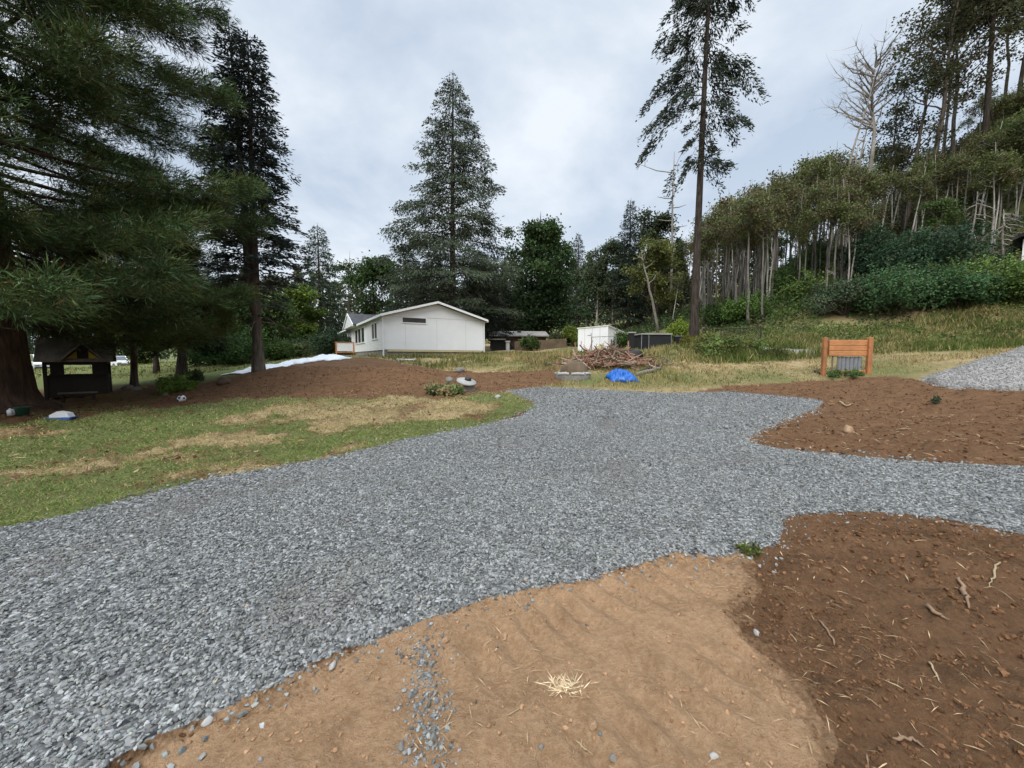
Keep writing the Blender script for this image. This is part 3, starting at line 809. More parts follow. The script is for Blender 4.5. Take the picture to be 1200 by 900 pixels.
def shrub(w, h, leaves, leaf, col, lump=9, col2=None, mix2=.3, up=0.2):
    C, T = Geo(), Geo()
    a = U(0, 2 * np.pi, lump); r = U(0, .68, lump) ** .6 * w
    cen = np.stack([np.cos(a) * r, np.sin(a) * r, h * U(.25, .72, lump) * (1 - .45 * (r / w) ** 2)], -1)
    cr = U(.26, .46, lump) * min(w, h * 1.2)
    j = rng.integers(0, lump, leaves)
    p = cen[j] + rdir(leaves) * (cr[j] * U(.25, 1, leaves) ** .45)[:, None]
    p[:, 2] = np.abs(p[:, 2])
    d = rdir(leaves) + np.array([0, 0, up]); n = rdir(leaves) * .7 + nrm(p - cen[j]) + np.array([0, 0, .4])
    q = U(0, 1, leaves) < .22            # long shoots breaking the outline
    ns = lump * 5; si = rng.integers(0, lump, ns); sdir = nrm(rdir(ns) * [1, 1, .5] + [0, 0, .75]); sl = U(1.0, 1.75, ns)
    k = rng.integers(0, ns, int(q.sum())); j[q] = si[k]
    p[q] = cen[si[k]] + sdir[k] * (cr[si[k]] * sl[k] * U(.5, 1, len(k)))[:, None] + rng.normal(0, leaf * .35, (len(k), 3)); p[:, 2] = np.abs(p[:, 2])
    c = colvar(col, leaves, .35) * U(.68, 1.32, lump)[j][:, None]
    if col2 is not None:
        m = (U(0, 1, lump) < mix2)[j]; c[m] = colvar(col2, int(m.sum()), .3)
    C.leaves(p, d, leaf * U(.6, 1.3, leaves), leaf * .55, c, n)
    for i in range(lump):
        T.tube(np.stack([[0, 0, -.1], cen[i] * [.4, .4, .5], cen[i]]) + rng.normal(0, .02, (3, 3)), [.03 * h, .02 * h, .008 * h], 4, cap=False)
    return T, C
def bare_tree(H, r0, spread, nlimb=9, lean=(0, 0), base=.35, twig=5, droopy=False):
    T = Geo(); k = 9; t = np.linspace(0, 1, k)
    wob = np.cumsum(rng.normal(0, .008 * H, (k, 2)), 0); wob[0] = 0
    ax = np.stack([lean[0] * t + wob[:, 0], lean[1] * t + wob[:, 1], H * t], -1); ax[0, 2] -= .4
    T.tube(ax, r0 * (1 - t) ** .7 + .01, 7)
    for i in range(nlimb):
        u = base + (1 - base) * (i + U(0, 1)) / nlimb
        o = np.array([np.interp(u, t, ax[:, q]) for q in range(3)]); a = U(0, 6.283); R = spread * U(.5, 1.1) * (1.15 - u * .6)
        s = np.linspace(0, 1, 6)
        rise = -.35 if droopy else U(.3, 1.1)
        P = o + np.stack([math.cos(a) * R * s, math.sin(a) * R * s, R * (rise * s + (-.3 if droopy else .3) * s * s)], -1) + np.vstack([np.zeros((1, 3)), np.cumsum(rng.normal(0, R * .04, (5, 3)), 0)])
        T.tube(P, r0 * .38 * (1 - s * .85) + .008, 4, cap=False)
        for q in range(twig):
            b = P[rng.integers(2, 6)]
            e = b + rng.normal(0, .22, 3) * R + np.array([math.cos(a) * .2, math.sin(a) * .2, -.15 if droopy else .22]) * R
            T.tube(np.stack([b, (b + e) / 2 + rng.normal(0, .04, 3) * R, e]), [r0 * .12 + .006, .010, .006], 3, cap=False)
    return T
def tree(name, label, cat, loc, TC, bark, leafm, group=None, rz=0, scale=1.0, crown='crown'):
    r = empty(name, loc, label, cat, group, rz, scale)
    T, C = TC if isinstance(TC, tuple) else (TC, None)
    ch = []
    if T is not None: ch.append(T.build('trunk' if cat != 'shrub' else 'stems', bark, r, True))
    if C is not None: ch.append(C.build(crown, leafm, r))
    kids(r, *ch)
    return r
def place(src, loc, rz=0, scale=1.0, label=None, group=None):
    o = copy_tree(src); o.location = tuple(loc); o.rotation_euler = (0, 0, rz); o.scale = (scale,) * 3
    if label: o['label'] = label
    if group: o['group'] = group
    return o

# feathery giant conifers on the left: curved branches carrying tufts of cord-like needles
def feathery(H, z0, rmax, nbr, r0, tufts, strands, slen, swid, col, col2, low=-.45, top=1.0):
    T, C = Geo(), Geo()
    z = np.array([-.5, 0, .25, .7, 1.6, 3.5, 7, 12, H * .8, H]); rad = r0 * np.array([1.9, 1.75, 1.4, 1.15, 1., .86, .68, .45, .16, .02])
    if H < 12: z = np.array([-.3, 0, .2, .6, 1.2, H * .4, H * .7, H]); rad = r0 * np.array([1.5, 1.4, 1.2, 1, .95, .7, .4, .02])
    T.tube(np.stack([rng.normal(0, .02, len(z)), rng.normal(0, .02, len(z)), z], -1), rad, 14)
    tp, td, tl, tb = [], [], [], []
    for i in range(nbr):
        u = ((i + U(0, 1)) / nbr) ** 1.15
        h = z0 + (H - z0) * u * .98
        L = rmax * (1 - u) ** .45 * U(.62, 1.06) * min(1, .8 + u * 3)
        a = i * 2.39996 + U(-.5, .5)
        dr = low * (1 - u * 1.5) + U(-.1, .12)
        s = np.linspace(0, 1, 9)
        rv = np.array([math.cos(a), math.sin(a), 0]); lv = np.array([-rv[1], rv[0], 0])
        P = np.array([0, 0, h]) + rv * (L * s)[:, None] + np.array([0, 0, 1]) * (L * (dr * 1.35 * s + (-dr * 1.05 if dr < 0 else .25) * s ** 2.4))[:, None] + lv * (L * .10 * np.sin(s * 3 + U(0, 6)))[:, None]
        T.tube(P, np.maximum(min(r0 * .17, .075) * (1 - s * .9) * min(1, L / 3), .010), 5, cap=False)
        n = max(4, int(tufts * L))
        w = U(.12, 1.0, n) ** .58; idx = w * 8; k0 = np.minimum(idx.astype(int), 7); fr = (idx - k0)[:, None]
        p = P[k0] * (1 - fr) + P[k0 + 1] * fr
        side = rng.normal(0, 1, n)
        off = side * L * .125 * (1.15 - w)
        p = p + lv * off[:, None] + np.stack([np.zeros(n), np.zeros(n), rng.normal(-.06, .16, n)], -1)
        d = rv[None] * U(.5, 1.0, n)[:, None] + lv[None] * (side * .45)[:, None] + np.stack([np.zeros(n), np.zeros(n), U(-.35, .45, n)], -1)
        tp.append(p); td.append(nrm(d)); tl.append(U(.75, 1.25, n)); tb.append(np.full(n, U(.62, 1.4)))
    tp, td, tl = np.vstack(tp), np.vstack(td), np.concatenate(tl)
    n = len(tp); j = np.repeat(np.arange(n), strands); m = len(j)
    u = U(0, 1, m)
    sp = rng.normal(0, .55, (m, 3))
    d = nrm(td[j] * U(.65, 1.2, m)[:, None] + sp)
    p = tp[j] + td[j] * (u * .55 * tl[j])[:, None] + sp * .10
    tb = np.concatenate(tb); tc_ = colvar(col, n, .28, .08); w = U(0, 1, n) < .22; tc_[w] = colvar(col2, int(w.sum()), .25)
    c = tc_[j] * (U(.65, 1.3, m) * tb[j])[:, None]
    rust = U(0, 1, m) < .03; c[rust] = np.array([.10, .055, .022])
    C.leaves(p, d + np.array([0, 0, .10]), slen * U(.6, 1.25, m) * tl[j], swid * U(.7, 1.3, m), c)
    return T, C

Lf = math.radians
p = foot(-12, 11.6)
tree('giant_conifer', 'huge dark feathery conifer with a massive trunk filling the left side', 'tree', p,
     feathery(27, 3.05, 7.9, 215, .80, 24.0, 30, .25, .023, (.070, .112, .042), (.125, .160, .050), -.24), M['bark_brown'], M['needle'], rz=.4)
p = foot(158, 17)
tree('feathery_conifer', 'smaller olive green feathery conifer beside the playhouse', 'tree', p,
     feathery(7.8, 2.8, 4.1, 66, .125, 22.0, 30, .25, .026, (.105, .145, .042), (.185, .195, .052), -.16), M['bark_grey'], M['needle'], rz=1.0)
p = foot(214, 24)
T, C = shrub(3.0, 4.6, 15000, .24, (.026, .044, .016), 16); Tt = Geo().tube([[0, 0, -.3], [0, 0, .3], [.05, 0, 1.2], [0, .1, 3.0]], [.42, .30, .22, .1], 8)
C2 = Geo(); C2.v = [v + np.array([0, 0, .9]) for v in C.v]; C2.f, C2.c, C2.n = C.f, C.c, C.n
tree('low_yew', 'low dark spreading evergreen with a short flared trunk behind the bush', 'tree', p, (Tt, C2), M['bark_dark'], M['leaf'])
p = foot(184, 28)
tree('lawn_maple', 'tree with a plain brown trunk standing further back on the lawn', 'tree', p,
     broadleaf(8, 2.6, 3.2, .17, 60, 9000, .26, (.045, .070, .018), limbs=8, cl_r=1.0), M['bark_dark'], M['leaf'])

# the two-leader spruce
def spruce():
    T, C = conifer(15.1, 3.2, lambda v: .30 + 2.35 * (1 - v) ** .72 * min(1, .55 + v * 3), 190, .215, .18, .10, .20, 62, (.052, .070, .060), .20, .35, (.15, 0), None, .15)
    T2, C2 = conifer(11.9, 2.2, lambda v: .25 + 1.7 * (1 - v) ** .8, 110, .20, .18, .12, .20, 58, (.046, .062, .054), .22, .35, (-.45, 0), None, .15)
    for g, q in ((T, T2), (C, C2)):
        g.add(np.vstack(q.v) + np.array([-.28, .05, 3.9 if q is C2 else 3.9]), np.zeros((0, 4), int), np.vstack(q.c))
        b = g.n - q.n
        for f in q.f: g.f.append(f + b)
    T.tube([[0, 0, 2.6], [-.20, .03, 3.4], [-.28, .05, 4.2]], [.2, .2, .21], 8)
    for i in range(16):                    # dead lower branches
        a = U(0, 6.28); L = U(.8, 2.4); h = U(2.3, 4.2); s = np.linspace(0, 1, 5)
        P = np.stack([np.cos(a) * L * s, np.sin(a) * L * s, h + L * (.05 * s - .35 * s * s)], -1)
        T.tube(P, .035 * (1 - s * .8) + .005, 4, cap=False)
        for q in range(6):
            b0 = P[rng.integers(1, 5)]; T.tube([b0, b0 + rng.normal(0, .25, 3) + [0, 0, -.2]], [.010, .004], 3, cap=False)
    return T, C
tree('spruce', 'tall narrow blackish spruce with two leaders rising from the dirt mound', 'tree', foot(304, 18), spruce(), M['bark_grey'], M['needle'])

# tall fir behind the white house
tree('tall_fir', 'tall broad open fir directly behind the white house', 'tree', foot(531, 41),
     conifer(28.6, 3.5, lambda v: .35 + 9.0 * (1 - v) ** .86 * min(1, .62 + v * 2.0), 200, .40, .20, .16, .30, 36, (.072, .094, .054), .42, .85, (.3, 0), None, .24), M['bark_dark'], M['needle'])
# sparse tall fir in the middle, its branches as they hang
def sparse_fir():
    Yf = 27.0; b = foot(811, Yf); H = 28.5
    def zof(py): return at(811, py, Yf)[2] - b[2]
    tips = [(754, 21, 8), (748, 39, 18), (748, 61, 40), (745, 95, 66), (727, 121, 82), (724, 155, 112), (730, 173, 122), (750, 133, 96), (762, 217, 160), (776, 233, 183),
            (770, 80, 60), (768, 3, -12), (872, 24, 14), (872, 2, -14), (888, 65, 46), (889, 105, 60), (875, 88, 66), (866, 147, 108), (850, 140, 112), (856, 199, 190), (846, 190, 184), (862, 120, 92), (788, 210, 170), (842, 215, 188), (835, 160, 140), (760, 50, 30)]
    br = []
    for tx, ty, hy in tips:
        h = zof(hy); dx = (tx - 814) * Yf / F; dz = (hy - ty) * Yf / F
        a = (0 if dx > 0 else math.pi) + U(-.35, .35); L = .78 * abs(dx) / abs(math.cos(a))
        li = .12; dr = li - dz / L
        br.append((h, a, L, li, max(.05, dr)))
    for i in range(26):
        h = zof(U(-40, 215)); a = i * 2.4; L = U(1.3, 3.0) * min(1, (H - h) / 9 + .1) * (.55 if h < zof(150) else 1)
        if abs(math.cos(a)) > .8: L *= .7
        br.append((h, a, L, .05, U(.25, .6)))
    for i in range(50):
        h = U(zof(-5), H * .99); br.append((h, i * 2.4, (H - h) * .50 * U(.6, 1) + .2, .05, .3))
    return conifer(H, 12, None, 0, .27, 0, 0, .26, 70, (.052, .070, .048), .30, .80, (.42, 0), br, .17, .6)
tree('sparse_fir', 'tall dark sparse fir with a long bare trunk in the middle of the field', 'tree', foot(811, 27), sparse_fir(), M['bark_dark'], M['needle'])

# ivy-clad maple behind the low house
def maple():
    T, C = broadleaf(18.5, 3.0, 3.9, .5, 90, 15000, .36, (.052, .088, .030), limbs=15, cl_r=1.15, bottom=.25)
    a = rng.normal(0, 1, (80, 3)) * [1.8, 1.8, 0] + np.stack([np.zeros(80), np.zeros(80), U(1.0, 11, 80)], -1)
    j = rng.integers(0, 80, 11000)
    C.leaves(a[j] + rng.normal(0, .6, (11000, 3)), rdir(11000), .36 * U(.7, 1.3, 11000), .26, colvar((.036, .062, .026), 11000))
    return T, C
tree('maple', 'dark green bushy maple standing alone behind the low house', 'tree', foot(634, 51), maple(), M['bark_dark'], M['leaf'])

# trees round the house
def fir_t(H, R, col, n=110, leaf=.32, gap=.2, base=1.5, lean=(0, 0)):
    return conifer(H, base, lambda v: .25 + R * (1 - v) ** .8, n, H * .014 + .03, .2, .1, leaf, 30, col, gap, .6, lean, None, .26)
BK = 'trees standing behind the white house'
tree('fir_tree', 'bluish dark fir at the far left end of the white house', 'tree', foot(378, 52), fir_t(17.5, 4.6, (0.046, 0.071, 0.040), 130), M['bark_dark'], M['needle'], BK)
tree('maple_tree', 'bright yellow green young maple left of the white house', 'tree', foot(352, 47), broadleaf(9.5, 1.6, 2.4, .17, 60, 8000, .30, (0.137, 0.195, 0.036), limbs=9, cl_r=.9), M['bark_dark'], M['leaf'], BK)
tree('birch_tree', 'thin see-through birch with scattered leaves left of the tall fir', 'tree', foot(414, 62), broadleaf(17.5, 6, 3.0, .16, 40, 1700, .34, (0.072, 0.098, 0.039), limbs=11, cl_r=.9), M['bark_grey'], M['leaf'], BK)
tree('alder_tree', 'mid green leafy alder rising over the porch gable', 'tree', foot(440, 52), broadleaf(14, 4, 3.4, .2, 70, 7000, .34, (0.062, 0.102, 0.034), limbs=11, cl_r=1.1), M['bark_dark'], M['leaf'], BK)
tree('hemlock_tree', 'slim dark hemlock just left of the tall fir trunk', 'tree', foot(478, 47), fir_t(13.5, 3.4, (0.040, 0.056, 0.034)), M['bark_dark'], M['needle'], BK)
tree('cedar_tree', 'brownish cedar crowded under the tall fir', 'tree', foot(508, 46), fir_t(12.5, 3.2, (0.065, 0.065, 0.040)), M['bark_dark'], M['needle'], BK)
tree('fir_tree', 'very dark fir right of the tall fir trunk over the roof edge', 'tree', foot(563, 44), fir_t(11.5, 3.6, (0.028, 0.040, 0.028), 130), M['bark_dark'], M['needle'], BK)
tree('fir_tree', 'short dark fir at the right end of the house roof', 'tree', foot(584, 52), fir_t(10.0, 3.4, (0.040, 0.056, 0.031)), M['bark_dark'], M['needle'], BK)
tree('alder_tree', 'greyish thin alder behind the two-leader spruce', 'tree', foot(332, 60), broadleaf(14, 3, 3.2, .16, 40, 3800, .34, (0.093, 0.102, 0.056), limbs=12, cl_r=1.0), M['bark_grey'], M['leaf'], BK)
tree('maple_tree', 'leafy green maple right behind the spruce trunk', 'tree', foot(322, 42), broadleaf(6.5, 1.0, 2.8, .15, 60, 7000, .28, (0.065, 0.107, 0.029), limbs=9, cl_r=.9), M['bark_dark'], M['leaf'], BK)
tree('fir_tree', 'tall dark fir half hidden behind the two-leader spruce', 'tree', foot(262, 46), fir_t(14, 4.2, (0.040, 0.062, 0.034)), M['bark_dark'], M['needle'], BK)
tree('maple_tree', 'round green maple between the yew and the spruce trunk', 'tree', foot(262, 36), broadleaf(6.2, 1.0, 3.2, .15, 60, 8000, .28, (0.065, 0.115, 0.031), limbs=9, cl_r=1.0), M['bark_dark'], M['leaf'], BK)

# far trees in the gap over the shed
FG = 'slim trees in the gap above the white shed'
tree('far_fir', 'small far spire-topped fir right beside the dark maple', 'tree', foot(676, 85), fir_t(22, 3.6, (0.053, 0.068, 0.053), 120, .4, .3), M['bark_dark'], M['needle'], FG)
tree('far_fir', 'dark pointed fir standing above the black kennel', 'tree', foot(735, 62), fir_t(20.5, 3.9, (0.034, 0.053, 0.034), 150, .36, .12), M['bark_dark'], M['needle'], FG)
for px, Y, H, lab in ((699, 66, 16.5, 'grey green slender alder above the middle of the white shed'), (716, 64, 17, 'grey green slender alder just left of the pointed fir'), (686, 72, 15, 'pale stemmed alder above the left side of the shed')):
    tree('slender_alder', lab, 'tree', foot(px, Y), broadleaf(H, 3.5, 2.5, .16, 70, 7000, .34, (0.081, 0.105, 0.056), limbs=16, cl_r=1.0), M['bark_pale'], M['leaf'], FG)
tree('willow_tree', 'pale yellow green tree right of the pointed fir', 'tree', foot(764, 56), broadleaf(13, 3, 3.3, .2, 60, 7500, .34, (0.137, 0.150, 0.046), limbs=13, cl_r=1.1), M['bark_grey'], M['leaf'], FG)
tree('oak_tree', 'dark leafy broad tree under the dead snag', 'tree', foot(768, 68), broadleaf(20, 8, 4.4, .3, 60, 6500, .42, (0.053, 0.068, 0.034), limbs=12, cl_r=1.3), M['bark_dark'], M['leaf'], FG)
def snag():
    T = Geo(); T.tube([[0, 0, -.4], [.1, 0, 9], [-.1, 0, 18], [0, 0, 25.5]], [.26, .20, .12, .04], 7)
    for h, dx, up in ((22.3, -5.2, 1.4), (20.5, 2.0, .8), (18.4, -2.4, .4), (17, 2.2, .6), (23.4, .9, .3), (15, -2, .3), (14, 2.4, .4), (12, -2.2, -.1)):
        T.tube([[0, 0, h], [dx * .5, .2, h + up * .3], [dx, .3, h + up]], [.09, .07, .03], 4, cap=False)
        if abs(dx) > 4: T.tube([[dx * .85, .3, h + up * .8], [dx * .87, .3, h + up + 2.4]], [.04, .015], 4)
    return T
tree('dead_snag', 'bare dead snag with one long side branch against the sky', 'tree', foot(783, 62), snag(), M['bark_dead'], None, FG)

# alders on the hillside: five kinds of individual, set out one by one
AG = 'pale stemmed alders in the stand on the hillside'
ALAB = ['slender pale alder with a thin olive crown in the hillside stand', 'leaning pale alder with few leaves in the hillside stand', 'straight grey alder with a brownish crown in the hillside stand',
        'twin forked pale alder with a sparse crown in the hillside stand', 'short bushy green alder in the hillside stand', 'rust tinged alder with orange leaves in the hillside stand']
def alder(kind):
    oc, bc, gc = (.125, .150, .052), (.140, .125, .062), (.095, .140, .046)
    if kind == 0: return broadleaf(15.5, 9.0, 1.8, .12, 56, 1900, .26, oc, limbs=17, cl_r=.85, col2=bc, mix2=.3)
    if kind == 1: return broadleaf(15, 10.8, 1.6, .13, 42, 1250, .26, oc, lean=(1.6, .3), limbs=12, cl_r=.85, col2=bc, mix2=.4)
    if kind == 2: return broadleaf(16.5, 11.8, 1.7, .14, 50, 1600, .27, bc, limbs=16, cl_r=.9, col2=oc, mix2=.4)
    if kind == 3:
        T, C = broadleaf(15, 9.4, 1.6, .11, 40, 1250, .26, oc, lean=(-.9, 0), limbs=11, cl_r=.8)
        T2, C2 = broadleaf(14, 9.8, 1.4, .10, 34, 950, .26, bc, lean=(1.2, .3), limbs=10, cl_r=.8)
        for g, q in ((T, T2), (C, C2)):
            b = g.n; g.add(np.vstack(q.v), np.zeros((0, 4), int), np.vstack(q.c))
            for f in q.f: g.f.append(f + b)
        return T, C
    if kind == 4: return broadleaf(10, 3.2, 2.2, .13, 60, 4200, .28, gc, limbs=12, cl_r=.9)
    return broadleaf(16, 8, 2.2, .16, 50, 2600, .30, (0.202, 0.114, 0.039), limbs=13, cl_r=.95, col2=oc, mix2=.45)
PROTO = {}
def put_alder(kind, px, Y, sc_=1.0, label=None):
    loc = foot(px, Y); rz = U(0, 6.28)
    if kind in (1, 3): rz = rng.normal(0, .5)
    if kind not in PROTO:
        PROTO[kind] = tree('hillside_alder', ALAB[kind], 'tree', loc, alder(kind), M['bark_alder'] if kind in (0, 2, 4, 5) else M['bark_pale'], M['leaf'], AG, rz, sc_)
        if label: PROTO[kind]['label'] = label
        PROTO[kind]['label0'] = ALAB[kind]
    else:
        place(PROTO[kind], loc, rz, sc_, label or ALAB[kind], AG)
rs = random.Random(5)
TOPX, TOPY = [735, 770, 800, 830, 860, 900, 950, 1000, 1050, 1100, 1150, 1200, 1250], [318, 292, 264, 242, 218, 203, 192, 196, 196, 172, 142, 112, 90]
def stand(n, x0, x1, b0, b1, j0, j1, kinds, hmax=22):
    for k in range(n):
        px = x0 + (x1 - x0) * (k + rs.random()) / n; py = rs.uniform(b0, b1) if not callable(b0) else b0(px)
        h_ = hit(px, py); Y = h_[1]
        if Y > 95: continue
        top = np.interp(px, TOPX, TOPY) + rs.uniform(j0, j1)
        H = max(4.0, (py - top) / F * Y)
        put_alder(rs.choice(kinds), px, Y, min(H, hmax) / 15.6)
stand(30, 742, 900, 350, 384, 0, 46, [0, 1, 2, 3, 2])
stand(30, 765, 905, 336, 360, -14, 18, [0, 0, 1, 2, 3])
stand(20, 880, 1005, 318, 350, 0, 46, [0, 1, 2, 3])
stand(22, 885, 1010, 300, 325, -18, 14, [0, 2, 3])
stand(26, 1005, 1230, 255, 310, -10, 60, [0, 1, 2, 3, 2], 16)
stand(12, 1030, 1230, 215, 262, 0, 30, [1, 2, 3, 0], 11)
stand(22, 905, 1070, 255, 292, -30, 12, [0, 1, 2, 3, 2], 14)
stand(20, 1045, 1225, 175, 225, -40, 4, [1, 3, 0, 2], 9)
pole = None
for k in range(44):
    px = 748 + (1000 - 748) * (k + rs.random()) / 44; py = rs.uniform(340, 382) if px < 890 else rs.uniform(305, 352)
    h_ = hit(px, py); top = np.interp(px, TOPX, TOPY) + rs.uniform(15, 80); H = max(4.0, (py - top) / F * h_[1])
    loc = foot(px, h_[1])
    if pole is None: pole = tree('bare_alder', 'thin bare grey pole of an alder among the leafy hillside stand', 'tree', loc, bare_tree(11, .085, .8, 12, (.4, 0), .45, 5), M['bark_alder'], None, 'bare alder poles in the hillside stand', 0, H / 11)
    else: place(pole, loc, U(0, 6.28), H / 11)
for px, Y, lab in ((843, 52, None), (850, 58, None)): put_alder(5, px, Y, 1.0)
for px, Y in ((1150, 40), (1172, 38), (1088, 36), (1195, 42), (905, 56), (930, 52), (880, 58)): put_alder(4, px, Y, rs.uniform(.55, .8))

# the bleached trunks that stand in front of the stand
PG = 'bleached bare trunks in front of the alder stand'
for px, Y, H, ln, lab in ((963, 40, 19, (3.0, 0), 'tall bleached trunk leaning right, left one of a close pair'), (975, 39, 13, (1.6, 0), 'shorter bleached trunk leaning right beside a taller one'), (988, 42, 15, (1.0, 0), 'straight bleached trunk in front of the dark ivy mound'),
                      (861, 38, 5.5, (-.7, 0), 'broken pale stump leaning left above the bushes'), (770, 44, 9.5, (-2.0, 0), 'forked white dead stem left of the sparse fir')):
    tree('bleached_trunk', lab, 'tree', foot(px, Y), bare_tree(H, .17, 1.3, 6, ln, .55, 3), M['bark_dead'], None, PG)
tree('dead_tree', 'dead white tree with a wide bare forked crown on the skyline', 'tree', foot(1003, 46), None or (lambda: (lambda T: T)(bare_tree(21.5, .29, 4.6, 40, (.4, 0), .62, 14)))(), M['bark_dead'], None, PG)
tree('dead_conifer', 'small dead grey conifer with drooping bare boughs at the hill foot', 'tree', foot(1163, 28), bare_tree(5.6, .11, 2.6, 26, (-.1, 0), .12, 6, True), M['bark_dead'], None, PG)
tree('dead_sapling', 'little bare grey sapling rising from the hazel bushes', 'tree', foot(962, 31), bare_tree(3.6, .06, 1.2, 16, (0, 0), .12, 5, True), M['bark_dead'], None, PG)
tree('dead_conifer', 'thin dead grey conifer rising behind the dark ivy mound', 'tree', foot(1126, 32), bare_tree(6.5, .09, 1.4, 22, (-.1, 0), .12, 5, True), M['bark_dead'], None, PG)

# big trees on the right skyline
SG = 'tall trees on the right skyline'
def skytree(H, th, sp, r0, n, lv, col, ln, limbs=14): return broadleaf(H, th, sp, r0, n, lv, .28, col, lean=ln, limbs=limbs, cl_r=1.0, bottom=.3)
tree('skyline_maple', 'open crowned tall maple between the dead tree and the big dark fir', 'tree', foot(1072, 44), skytree(27, 12, 5.8, .27, 130, 6200, (0.078, 0.081, 0.037), (.3, 0), 18), M['bark_grey'], M['leaf'], SG)
tree('skyline_maple', 'leaning maple with a thin ivy-wrapped trunk right of the dead tree', 'tree', foot(1046, 45), skytree(21, 8, 3.6, .22, 60, 2600, (0.071, 0.081, 0.040), (2.2, 0)), M['bark_grey'], M['leaf'], SG)
tree('skyline_maple', 'slim maple close on the left of the big dark fir', 'tree', foot(1100, 46), skytree(25, 11, 3.8, .22, 64, 2600, (0.085, 0.084, 0.040), (-1.0, 0)), M['bark_grey'], M['leaf'], SG)
tree('skyline_maple', 'narrow thin leaved tree directly behind the dead white tree', 'tree', foot(1022, 48), skytree(17, 7, 3.0, .17, 50, 1800, (0.071, 0.081, 0.040), (.4, 0)), M['bark_grey'], M['leaf'], SG)
tree('skyline_fir', 'big dark fir with a thick bare trunk on the right skyline', 'tree', foot(1132, 43),
     conifer(36, 17.5, lambda v: .4 + 4.6 * (1 - v) ** .6 * min(1, .6 + v * 3), 130, .30, .25, .1, .36, 44, (0.034, 0.043, 0.025), .24, .8, (-.4, 0), None, .24), M['bark_dark'], M['needle'], SG)
tree('skyline_maple', 'dark leaning tree near the right edge with a tilted crown', 'tree', foot(1160, 47), skytree(26, 12, 4.6, .22, 80, 4600, (0.053, 0.062, 0.031), (3.6, 0)), M['bark_dark'], M['leaf'], SG)
tree('skyline_fir', 'dark fir cut by the right edge of the photo', 'tree', foot(1232, 46),
     conifer(30, 15, lambda v: .4 + 4.4 * (1 - v) ** .6, 120, .32, .25, .1, .38, 40, (0.034, 0.046, 0.025), .26, .8, (-.8, 0), None, .26), M['bark_dark'], M['needle'], SG)

tree('skyline_maple', 'forked maple with a bare lower half left of the tilted tree', 'tree', foot(1148, 50), skytree(22, 10, 3.4, .17, 56, 2200, (.075, .080, .038), (-.8, 0)), M['bark_grey'], M['leaf'], SG)
tree('skyline_maple', 'thin maple with a high crown behind the open crowned tall maple', 'tree', foot(1084, 52), skytree(24, 11, 3.6, .17, 60, 2500, (.080, .084, .040), (.6, 0)), M['bark_grey'], M['leaf'], SG)
tree('skyline_maple', 'small crooked maple at the right edge above the cabin', 'tree', foot(1188, 45), skytree(20, 8, 3.6, .17, 60, 2600, (.066, .074, .034), (1.4, 0)), M['bark_grey'], M['leaf'], SG)
# bushes at the foot of the hill
BG_ = 'bushes along the foot of the hill'
def bush(px, Y, w, h, lab, col, n=7000, leaf=.22, col2=None, lift=0.0, name='hazel_bush', lump=14, mix2=.3, group=BG_):
    l = foot(px, Y); l[2] += lift
    return tree(name, lab, 'shrub', l, shrub(w, h, n, leaf, col, lump, col2, mix2), M['bark_grey'], M['leaf'], group, crown='foliage')
bush(1078, 31, 3.6, 5.2, 'tall dark green hazel mound above the right of the planter', (0.050, 0.098, 0.050), 12000, .22, (0.056, 0.093, 0.053), lump=20)
bush(1010, 34, 2.6, 6.0, 'dark ivy mound over an old stump with a pale top', (0.036, 0.068, 0.036), 10000, .20, lump=18)
bush(1045, 28.5, 3.4, 3.4, 'lower dark green bush spreading behind the planter', (0.070, 0.131, 0.054), 9000, .20, (0.072, 0.104, 0.052), lump=16)
bush(985, 30, 2.4, 3.0, 'grey green bush around the bare grey sapling', (0.085, 0.112, 0.065), 6000, .18, (0.062, 0.102, 0.043))
bush(1100, 27.0, 2.4, 2.3, 'broad dark hazel bush below the tall hazel mound', (0.069, 0.133, 0.056), 7000, .20)
bush(1150, 26.5, 3.2, 2.6, 'light green bramble heap near the right edge', (0.132, 0.203, 0.053), 10000, .17, (0.072, 0.117, 0.034), lump=18)
bush(1195, 25, 3.0, 2.6, 'bright green bramble heap under the dead grey conifer', (0.150, 0.228, 0.057), 9000, .17, lump=16)
bush(1128, 30, 2.4, 2.4, 'olive bush between the dark hazels and the light brambles', (0.101, 0.135, 0.051), 6000, .18)
bush(935, 36, 2.6, 2.2, 'yellow green bush left of the grey sapling', (0.118, 0.178, 0.051), 6500, .2)
bush(905, 40, 2.8, 2.4, 'green thicket high on the slope above the gate', (0.077, 0.130, 0.043), 6500, .2)
bush(868, 36, 2.4, 2.2, 'fresh green bush right of the sparse fir trunk', (0.097, 0.164, 0.041), 6500, .2)
bush(838, 38, 2.0, 2.2, 'small green bush close behind the sparse fir trunk', (0.068, 0.112, 0.034), 5000, .2)
bush(950, 44, 3.4, 3.0, 'dark green thicket under the two bleached trunks', (0.056, 0.099, 0.037), 7000, .24)
bush(793, 33, 1.7, 2.3, 'bright yellow green bush left of the sparse fir trunk', (0.163, 0.215, 0.034), 5000, .18)
bush(812, 25.2, .8, .8, 'low yellow flowering weed clump at the sparse fir foot', (.15, .15, .03), 1500, .10, name='weed_clump', lump=7)
bush(851, 21.5, 2.1, 1.05, 'sprawling pale green bramble patch in front of the gate', (0.155, 0.210, 0.066), 7500, .12, (.13, .14, .045), name='bramble_patch', lump=18)
bush(826, 22.5, 1.0, 1.1, 'yellowish weed clump left of the bramble patch', (0.203, 0.220, 0.061), 2600, .12, name='weed_clump', lump=9)
bush(900, 20.0, .8, .5, 'low weed clump at the right end of the bramble patch', (.09, .105, .036), 1600, .10, name='weed_clump', lump=8)
